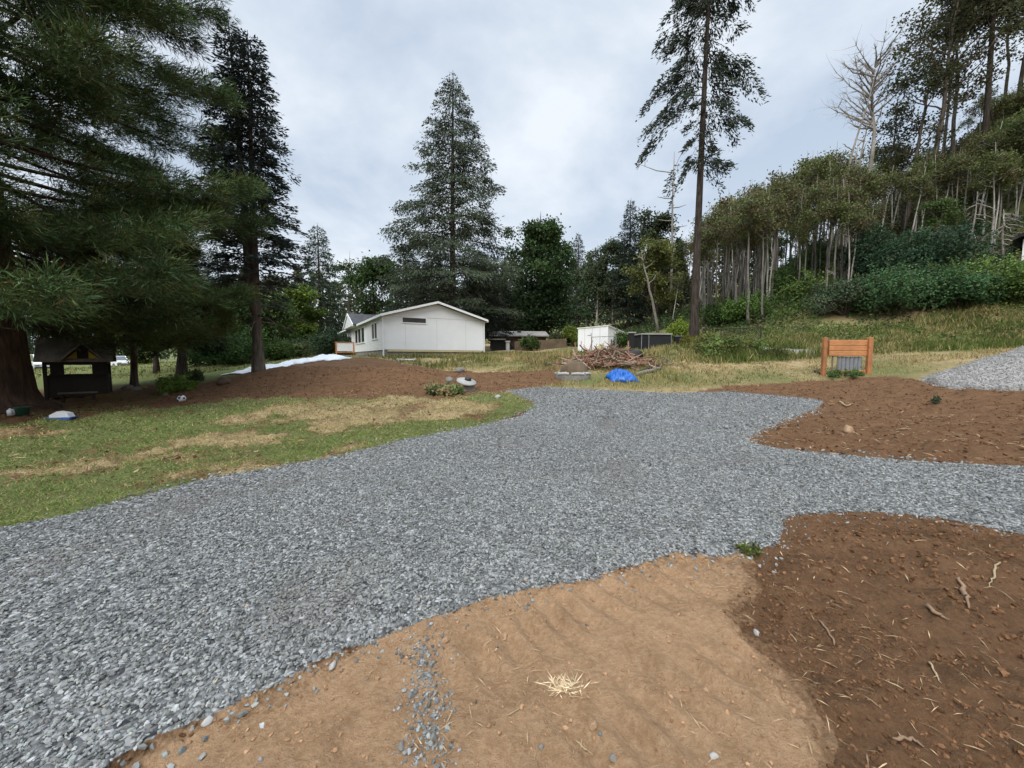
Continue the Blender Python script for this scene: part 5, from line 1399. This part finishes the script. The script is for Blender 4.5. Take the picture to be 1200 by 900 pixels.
# low neighbouring house and its board fence
c = foot(607, 44)
nb = empty('low_house', c, 'low dark house with a pale flat-pitched roof beyond the field', 'house', rz=.06, scale=.72)
G = Geo(); G.box((0, 3, 1.0), (8.4, 6, 2.2)); prt(G, 'wall', M['brownwall'], nb)
G = Geo(); G.prism([(-4.6, -1.0, 2.05), (-4.6, 3, 2.95), (-4.6, 7, 2.05), (-4.6, 7, 2.2), (-4.6, 3, 3.12), (-4.6, -1.0, 2.2)], (9.4, 0, 0)); rf = prt(G, 'roof', M['roofpale'], nb)
G = Geo(); G.box((.3, 1.6, 2.95), (.6, .4, .5)); prt(G, 'vent', M['dark'], rf)
G = Geo(); G.box((-3.3, -1.1, 1.55), (2.6, 1.9, .14)); prt(G, 'porch_roof', M['roofpale'], nb)
G = Geo(); G.box((-3.3, -.02, .75), (2.2, .05, 1.3)); prt(G, 'doorway', M['dark'], nb)
for x in (.6, 2.6):
    G = Geo(); G.box((x, -.02, 1.25), (1.1, .06, .8)); wv = prt(G, 'window', M['trim'], nb); G = Geo(); G.box((x, -.06, 1.25), (.95, .04, .65)); prt(G, 'pane', M['glass'], wv)
A = foot(603, 40); fe = empty('board_fence', A, 'reddish brown board fence in front of the low house', 'fence')
Bl = foot(664, 41) - A
G = Geo(); ang = math.atan2(Bl[1], Bl[0]); L = math.hypot(Bl[0], Bl[1])
for k in range(int(L / .2)): G.box(np.array([math.cos(ang), math.sin(ang), Bl[2] / L]) * (k * .2 + .1) + [0, 0, .45 + .03 * math.sin(k * 7)], (.185, .03, 1.0), rotz(ang))
prt(G, 'boards', M['burlap'], fe)
G = Geo(); G.tube([[0, .05, .75], Bl + [0, .05, .75]], .05, 4); prt(G, 'rail', M['burlap'], fe)
c = foot(595, 34); o = empty('concrete_post', c, 'old leaning concrete post in the field right of the house', 'post', rz=.3)
G = Geo(); G.box((0, 0, .45), (.26, .26, 1.2)); prt(G, 'shaft', M['concrete'], o)
G = Geo(); G.box((0, 0, 1.10), (.36, .36, .10)); prt(G, 'cap', M['concrete'], o)

# cedar planter
A, Bq = ground_at(966, 437), ground_at(1018, 438)
c = (A + Bq) / 2; c = np.array([c[0] - .22, 15.6, 0]); c[2] = g1(c[0], c[1])
wd = 51 / F * 15.6
pl = empty('cedar_planter', c, 'orange cedar plank frame with two posts and a grey lower panel by the gravel pile', 'planter', rz=-.05)
def bev(name, parent, mat, c_, s_, lab=None, b=.012):
    bm = bmesh.new(); bmesh.ops.create_cube(bm, size=1)
    for v in bm.verts: v.co = Vector((v.co.x * s_[0], v.co.y * s_[1], v.co.z * s_[2]))
    bmesh.ops.bevel(bm, geom=bm.edges[:], offset=b, segments=1, affect='EDGES')
    for v in bm.verts: v.co += Vector(c_)
    me = bpy.data.meshes.new(name); bm.to_mesh(me); bm.free(); me.materials.append(mat)
    o = bpy.data.objects.new(name, me); COL.objects.link(o); o.parent = parent
    if lab: o['label'] = lab
    return o
bev('post', pl, M['cedar2'], (-wd / 2 + .06, .10, .62), (.14, .14, 1.75)); bev('post', pl, M['cedar2'], (wd / 2 - .08, -.06, .62), (.17, .14, 1.75))
zt = 1.40
for k, (h, tlt) in enumerate(((.235, .012), (.20, -.006), (.215, .004))):
    bev('plank', pl, M['cedar'], (.01, -.01 - .004 * k, zt - h / 2), (wd - .29, .055, h - .010)); zt -= h
bev('plank', pl, M['cedar'], (-wd / 2 + .24, .10, 1.08), (.05, .10, .62), 'short vertical plank beside the left post')
G = Geo(); xs = np.linspace(-wd / 2 + .62, wd / 2 - .24, 60); zz_ = .06 * 0 + .02 * np.sin(xs * 2 * np.pi / .16)
for k in range(59):
    G.add([(xs[k], .06 + zz_[k], .12), (xs[k + 1], .06 + zz_[k + 1], .12), (xs[k + 1], .06 + zz_[k + 1], .72), (xs[k], .06 + zz_[k], .72),
           (xs[k], .075 + zz_[k], .12), (xs[k + 1], .075 + zz_[k + 1], .12), (xs[k + 1], .075 + zz_[k + 1], .72), (xs[k], .075 + zz_[k], .72)], [[0, 1, 2, 3], [7, 6, 5, 4], [3, 2, 6, 7], [4, 5, 1, 0]])
prt(G, 'corrugated_panel', M['galv'], pl)
bev('bottom_rail', pl, M['cedar'], (.28, .0, .07), (wd - .82, .06, .22))
for x in (-wd / 2 + .36, -wd / 2 + .56): bev('stake', pl, M['greywood'], (x, .05, .35), (.05, .05, .80))
c2 = c + np.array([wd / 2 + .12, -.1, 0])

# grey gravel pile at the right
GP = np.array([17.9, 12.6])
def pile_d(x, y): return np.hypot((x - GP[0]) / 3.9, (y - GP[1]) / 2.1) + .16 * fbm(x, y, 1.3, 4, 503) + .05
def pile_z(x, y):
    d = pile_d(x, y)
    return 1.3 * np.clip(1 - d, 0, 1) ** .85 * (1 + .10 * fbm(x, y, .9, 3, 501)) + np.clip(1 - d, 0, 1) * fbm(x, y, .3, 3, 502) * .05
G = Geo(); u, v = np.meshgrid(np.linspace(-1, 1, 90), np.linspace(-1, 1, 60), indexing='ij')
x = GP[0] + u * 4.05; y = GP[1] + v * 2.2; d = pile_d(x, y)
z = gz(x.ravel(), y.ravel()).reshape(x.shape) + pile_z(x, y) - np.clip((d - .97) * 4, 0, .3)
i = np.arange(89)[:, None] * 60; j = np.arange(59)[None]
G.add(np.stack([x, y, z], -1).reshape(-1, 3), np.stack([i + j, i + 60 + j, i + 61 + j, i + j + 1], -1).reshape(-1, 4), (.27, .26, .245))
n = 42000; a = U(0, 6.283, n); r = U(0, 1.02, n) ** .5
x = GP[0] + np.cos(a) * r * 3.9; y = GP[1] + np.sin(a) * r * 2.1
k = pile_d(x, y) < 1.02 + np.abs(rng.normal(0, .06, n)); x, y = x[k], y[k]; n = len(x)
t = U(0, 1, n)[:, None]
pebbles(G, np.stack([x, y, gz(x, y) + pile_z(x, y) + .005], -1), U(.010, .024, n), (.16 + .22 * t) * np.array([[1, .97, .92]]), False)
o = G.build('gravel_pile', M['stones']); tag(o, 'pale grey heap of crushed gravel dumped at the right edge', 'gravel pile')

# cabin on the slope, only its gable corner inside the frame
c = foot(1228, 27); ctop = at(1184, 281, 27)
cr_ = -.92
cb = empty('hillside_cabin', (ctop[0] + 2.98 * math.cos(cr_) + .1, 27 + 2.98 * math.sin(cr_), c[2] - .2), 'white walled cabin with a dark roof on the slope at the right edge', 'cabin', rz=cr_)
zr = ctop[2] - c[2] + .2
G = Geo(); G.box((0, 2, zr / 2 - .1), (5.0, 4.0, zr)); prt(G, 'wall', M['white'], cb)
G = Geo(); G.prism([(-2.95, -.4, zr - .12), (0, -.4, zr + 1.5), (2.95, -.4, zr - .12), (2.95, -.4, zr + .06), (0, -.4, zr + 1.7), (-2.95, -.4, zr + .06)], (0, 4.8, 0)); prt(G, 'roof', M['dark'], cb)
G = Geo(); G.prism([(-2.5, -.03, zr - .1), (2.5, -.03, zr - .1), (0, -.03, zr + 1.38)], (0, .06, 0)); prt(G, 'gable', M['white'], cb)
G = Geo(); G.box((.3, -.03, zr - 1.0), (1.2, .08, 1.1)); wv = prt(G, 'window', M['trim'], cb); G = Geo(); G.box((.3, -.08, zr - 1.0), (1.0, .03, .9)); prt(G, 'pane', M['glass'], wv)

# ------------------------------------------------------------------ left: playhouse, bench, toys, stones, vehicles
c = foot(94, 15.2)
ph = empty('playhouse', c, 'small dark wooden playhouse with grey roof and yellow gable panels under the big conifer', 'playhouse', rz=.74)
W2, D2 = .78, .66
G = Geo()
G.box((0, -D2, .42), (2 * W2, .06, .82)); G.box((0, D2, .42), (2 * W2, .06, .82)); G.box((-W2, 0, .42), (.06, 2 * D2 - .07, .82)); G.box((W2, 0, .42), (.06, 2 * D2 - .07, .82))
G.box((0, -D2, 1.31), (2 * W2, .07, .16)); G.box((0, D2, 1.31), (2 * W2, .07, .16)); G.box((-W2, 0, 1.31), (.065, 2 * D2 - .07, .16)); G.box((W2, 0, 1.31), (.065, 2 * D2 - .07, .16))
for x, w in ((-W2 + .30, .34), (W2 - .20, .34)): G.box((x, -D2 - .002, 1.03), (w, .064, .41))
prt(G, 'wall', M['playwood'], ph)
for x in (-W2, W2):
    for y in (-D2, D2): 
        G = Geo(); G.box((x, y, .66), (.10, .10, 1.42)); prt(G, 'post', M['playwood'], ph)
G = Geo(); G.box((.05, -D2 - .04, .86), (2 * W2 - .1, .14, .05)); prt(G, 'window_ledge', M['playwood'], ph)
for s in (-1, 1):
    G = Geo(); G.prism([(-W2 - .22, s * (D2 + .22), 1.34), (-W2 - .22, 0, 2.22), (-W2 - .22, 0, 2.27), (-W2 - .22, s * (D2 + .22), 1.40)], (2 * W2 + .44, 0, 0)); prt(G, 'roof', M['playroof'], ph)
for x in (-W2, W2 - .03):
    G = Geo(); G.prism([(x, -D2, 1.39), (x, D2, 1.39), (x, 0, 2.18)], (.03, 0, 0)); prt(G, 'end_gable', M['playwood'], ph)
gx = .20; gw = .58
for s in (-1, 1):
    G = Geo(); G.prism([(gx + s * gw, -D2 - .30, 1.34), (gx, -D2 - .30, 2.02), (gx, -D2 - .30, 2.08), (gx + s * (gw + .06), -D2 - .30, 1.38)], (0, .95, 0)); prt(G, 'dormer_roof', M['playroof'], ph)
    G = Geo(); G.prism([(gx + s * .15, -D2 - .14, 1.41), (gx + s * .47, -D2 - .14, 1.41), (gx + s * .15, -D2 - .14, 1.76)], (0, .03, 0)); prt(G, 'gable_panel', M['yellow'], ph)
G = Geo(); G.box((gx, -D2 - .12, 1.66), (.28, .06, .54)); prt(G, 'gable_door', M['playwood'], ph)
c = foot(91, 14.0)
bn = empty('plank_bench', c, 'pale plank bench standing in front of the playhouse', 'bench', rz=.72)
G = Geo(); G.box((0, 0, .30), (.95, .28, .045)); prt(G, 'seat', M['greywood'], bn)
for x in (-.38, .38):
    G = Geo(); G.box((x, 0, .13), (.06, .24, .30)); prt(G, 'leg', M['playwood'], bn)
def car(name, lab, cat, loc, rz, L, Hh, prof, cabin, mat=M['carwhite']):
    r = empty(name, loc, lab, cat, rz=rz); Wd = 1.75
    G = Geo(); G.prism([(x, -Wd / 2, z) for x, z in prof], (0, Wd, 0)); body = prt(G, 'body', mat, r)
    G = Geo(); cpts = [(x, z) for x, z in cabin]; G.prism([(x, -Wd / 2 + .10, z) for x, z in cpts], (0, Wd - .2, 0)); prt(G, 'cabin', mat, r)
    xs = [p_[0] for p_ in cpts]; z0, z1 = min(p_[1] for p_ in cpts), max(p_[1] for p_ in cpts)
    top = sorted([p_ for p_ in cpts if p_[1] > z1 - .05]); bot = sorted([p_ for p_ in cpts if p_[1] < z0 + .05])
    for s in (-1, 1):
        G = Geo(); y = s * (Wd / 2 - .095)
        q = [(bot[0][0] + .12, y, z0 + .08), (bot[-1][0] - .22, y, z0 + .08), (top[-1][0] - .06, y, z1 - .08), (top[0][0] + .06, y, z1 - .08)]
        G.prism(q, (0, s * .012, 0)); prt(G, 'side_window', M['glass'], r)
    G = Geo(); a, b = np.array([bot[-1][0], 0, z0]), np.array([top[-1][0], 0, z1]); nn = nrm(np.cross(np.array([0, 1., 0]), b - a))
    q0 = a + (b - a) * .1; q1 = a + (b - a) * .92
    G.prism([q0 + [0, -.68, 0], q0 + [0, .68, 0], q1 + [0, .62, 0], q1 + [0, -.62, 0]], nn * .012); prt(G, 'windscreen', M['glass'], r)
    for x in (-L * .30, L * .32):
        for s in (-1, 1):
            G = Geo(); G.tube([(x, s * (Wd / 2 - .20), .33), (x, s * (Wd / 2 + .02), .33)], .34, 18); w_ = prt(G, 'wheel', M['tyre'], r)
            G = Geo(); G.tube([(x, s * (Wd / 2 + .021), .33), (x, s * (Wd / 2 + .035), .33)], .19, 14); prt(G, 'rim', M['galv'], w_)
    for s in (-1, 1):
        G = Geo(); G.box((L / 2 + .0, s * .62, .72), (.05, .32, .15)); prt(G, 'headlight', M['galv'], r)
    G = Geo(); G.box((L / 2 + .02, 0, .45), (.10, Wd - .1, .18)); prt(G, 'bumper', M['dark'], r)
    return r
car('parked_pickup', 'white pickup parked on the far grass between playhouse and conifer trunk', 'pickup', foot(139, 51), -.45, 5.0, 1.6,
    [(-2.5, .38), (2.45, .38), (2.5, .75), (2.35, .95), (1.1, 1.03), (-2.5, 1.03)], [(-.75, 1.0), (1.05, 1.0), (.35, 1.62), (-.60, 1.62)])
car('parked_van', 'white van partly hidden by the massive trunk and the playhouse', 'van', foot(52, 46), -.6, 4.8, 2.0,
    [(-2.4, .38), (2.35, .38), (2.4, .85), (2.1, 1.12), (-2.4, 1.15)], [(-2.38, 1.1), (2.0, 1.1), (1.0, 2.0), (-2.3, 2.0)])
# toys in the shade
c = ground_at(71, 492); ty = empty('toy_boat', c, 'blue and white toy boat lying at the edge of the shaded lawn', 'toy', rz=.25)
G = Geo(); G.prism([(-.26, -.12, .0), (.20, -.12, .0), (.30, -.12, .10), (-.30, -.12, .10)], (0, .24, 0)); prt(G, 'hull', M['toyblue'], ty)
G = Geo(); G.prism([(-.16, -.09, .101), (.24, -.09, .101), (.20, -.09, .20), (.0, -.09, .25), (-.16, -.09, .16)], (0, .18, 0)); prt(G, 'deck', M['plastic_white'], ty)
c = ground_at(27, 489); bk = empty('toy_bucket', c, 'dark green bucket under the huge conifer', 'bucket')
G = Geo(); G.lathe([(0, 0), (.11, 0), (.145, .24), (.155, .25), (.14, .25), (.105, .02)], (0, 0, 0), 18); prt(G, 'body', M['toygreen'], bk, True)
G = Geo(); a = np.linspace(0, math.pi, 9); G.tube(np.stack([np.cos(a) * .15, np.sin(a) * .10 - .02, .245 - np.sin(a) * .05], -1), .007, 5); prt(G, 'handle', M['galv'], bk)
c = ground_at(14, 490); pt = empty('toy_watering_can', c, 'small pale toy watering can left of the green bucket', 'toy', rz=2.6)
G = Geo(); G.lathe([(0, 0), (.075, 0), (.08, .13), (.05, .16), (0, .16)], (0, 0, 0), 14); prt(G, 'body', M['plastic_white'], pt, True)
G = Geo(); G.tube([(.06, 0, .04), (.15, 0, .12), (.19, 0, .16)], [.018, .012, .022], 7); prt(G, 'spout', M['plastic_white'], pt)
G = Geo(); a = np.linspace(-1.2, 1.5, 8); G.tube(np.stack([-.07 - np.cos(a) * .05, 0 * a, .09 + np.sin(a) * .05], -1), .008, 5); prt(G, 'handle', M['toygreen'], pt)
c = ground_at(213, 471); bl = empty('play_ball', c, 'white ball with dark patches lying on the dug soil', 'ball', scale=.75)
G = Geo(); t = np.linspace(-math.pi / 2, math.pi / 2, 13); G.lathe(np.stack([np.cos(t) * .17, np.sin(t) * .17 + .165], -1), (0, 0, 0), 22); b0 = prt(G, 'shell', M['plastic_white'], bl, True)
G = Geo()
for d in nrm(np.array([(.2, -1, .4), (-.8, -.5, .2), (.9, -.3, .2), (.2, -.4, 1.), (-.4, .7, .6), (.5, .8, -.1), (-.3, -.9, -.4)])):
    q = nrm(np.cross(d, [0.3, .1, 1])); r_ = np.cross(d, q); a = np.linspace(0, 6.283, 6)[:-1]
    G.add(d * .1735 + (np.cos(a)[:, None] * q + np.sin(a)[:, None] * r_) * .058 * 1.0 + [0, 0, .165], [[0, 1, 2], [0, 2, 3], [0, 3, 4]])
prt(G, 'patch', M['dark'], bl)
boulder('edging_stone', 150, 456, .20, M['rock'], 'grey stone at the left foot of the smaller feathery conifer')
boulder('edging_stone', 160, 459, .17, M['rock'], 'small stone in front of the smaller feathery conifer trunk')
boulder('edging_stone', 168, 456, .16, M['tanrock'], 'tan stone at the right foot of the smaller feathery conifer')
boulder('broken_brick', 194, 464, .15, M['burlap'], 'dark brown brick piece left of the patched ball', 'brick')
boulder('broken_brick', 203, 466, .10, M['burlap'], 'small brown brick piece just left of the patched ball', 'brick')
boulder('soil_lump', 262, 449, .30, M['burlap'], 'big lump of dug soil left of the spruce trunk', 'soil lump', .7)
c = foot(128, 22); o = empty('garden_stake', c, 'short dark stake with a small top on the lawn right of the playhouse', 'stake')
G = Geo(); G.tube([(0, 0, -.1), (0, 0, .5)], .022, 6); prt(G, 'stem', M['dark'], o); G = Geo(); G.lathe([(0, 0), (.08, .03), (.10, .12), (.03, .17), (0, .17)], (0, 0, .48), 10); prt(G, 'top', M['dark'], o)
# split rail fence beyond the far lawn
A = foot(60, 62); fe = empty('rail_fence', A, 'weathered rail fence crossing the far side of the lawn', 'fence')
Bl = foot(262, 66) - A
for k in range(10):
    q = Bl * k / 9; q[2] = g1(A[0] + q[0], A[1] + q[1]) - A[2]
    G = Geo(); G.tube([q + [0, 0, -.2], q + [0, 0, 1.15]], .07, 6); prt(G, 'post', M['greywood'], fe)
for h in (.45, .95):
    G = Geo(); P = np.array([Bl * t for t in np.linspace(0, 1, 10)]); P[:, 2] = [g1(A[0] + q[0], A[1] + q[1]) - A[2] + h for q in P]; G.tube(P, .05, 5); prt(G, 'rail', M['greywood'], fe)

# ------------------------------------------------------------------ single stones and roots on the near soil
for px, py, s, m, lab in ((523, 753, .022, 'tanrock', 'tan stone beside the top of the gravel spill'), (508, 863, .020, 'rock', 'grey pointed stone at the right of the gravel spill'),
                          (634, 872, .013, 'rock', 'small round grey stone alone on the tan dirt below the straw tuft'), (696, 848, .022, 'tanrock', 'rounded tan stone on the tan dirt right of the straw tuft'),
                          (470, 876, .017, 'rock', 'grey stone left of the gravel spill'), (718, 881, .016, 'rock', 'bluish stone on the tan dirt near the bottom of the photo'),
                          (836, 884, .017, 'concrete', 'pale stone by the bottom edge of the tan dirt'), (887, 743, .018, 'concrete', 'pale stone where the tan dirt meets the dark soil'),
                          (481, 813, .018, 'rock', 'grey round stone on the left side of the gravel spill'), (592, 740, .020, 'tanrock', 'tan stone near the gravel edge above the straw tuft'),
                          (994, 507, .14, 'tanrock', 'large tan clod in the middle of the upper dark soil'), (244, 851, .024, 'concrete', 'pale lilac stone below the gravel edge at the lower left'),
                          (390, 781, .020, 'concrete', 'whitish stone on the tan dirt just under the gravel edge')):
    boulder('stone', px, py, s, M[m], lab, 'stone', .65)
def twig(pts, r, mat, lab, name='dry_root', cat='root', lift=1.2):
    P = np.array([ground_at(*q) for q in pts]); k = 12; tt = np.linspace(0, 1, len(P)); t = np.linspace(0, 1, k)
    Q = np.stack([np.interp(t, tt, P[:, q]) for q in range(3)], -1); Q[:, 2] = [g1(a, b) for a, b in Q[:, :2]]
    Q += rng.normal(0, r * .5, Q.shape) * [1, 1, 0]; Q[:, 2] += r * lift
    c0 = Q[0].copy(); G = Geo(); G.tube(Q - c0, r * np.interp(t, [0, .15, .6, 1], [.5, 1, .8, .3]) * U(.75, 1.2, k), 7)
    o = G.build(name, mat, None, True, tuple(c0)); return tag(o, lab, cat)
twig([(1122, 680), (1130, 692), (1131, 700), (1136, 712)], .014, M['root'], 'thick knobbly brown root on the dark soil at the right')
twig([(1085, 711), (1096, 722), (1112, 726)], .013, M['root'], 'pale brown bent root left of the knobbly root')
twig([(1171, 662), (1160, 684)], .008, M['stalk'], 'straight pale straw stalk standing out near the right edge', 'straw_stalk', 'stalk')
twig([(1088, 772), (1103, 800)], .006, M['stalk'], 'thin pale stalk on the dark soil in the lower right', 'straw_stalk', 'stalk')
twig([(1046, 868), (1070, 866), (1080, 877)], .008, M['root'], 'forked pale root near the bottom right corner')
twig([(960, 727), (972, 745), (980, 757)], .008, M['root'], 'pale root strand where dark soil begins beside the tan dirt')
twig([(983, 472), (991, 478), (1000, 477)], .030, M['stalk'], 'pale curved stick on the upper dark soil beside the driveway', 'stick', 'stick')
twig([(1052, 505), (1068, 506)], .022, M['root'], 'light stick lying flat in the upper dark soil', 'stick', 'stick')
twig([(593, 839), (612, 828)], .0035, M['stalk'], 'short pale straw left below the straw tuft', 'straw_stalk', 'stalk')
twig([(676, 862), (694, 874)], .004, M['stalk'], 'pale straw right below the straw tuft', 'straw_stalk', 'stalk')
# straw tuft on the tan dirt
c = ground_at(660, 806); G = Geo(); n = 150
a = U(0, 6.283, n); d = np.stack([np.cos(a), np.sin(a) * .7, U(.05, .5, n)], -1)
G.leaves(np.stack([rng.normal(0, .035, n), rng.normal(0, .018, n), U(.0, .012, n)], -1), d, U(.02, .085, n), .0045, colvar((.66, .52, .33), n, .22, .02))
o = G.build('straw_tuft', M['straw'], None, False, tuple(c)); tag(o, 'torn pale straw tuft lying on the tan dirt in the foreground', 'straw tuft')
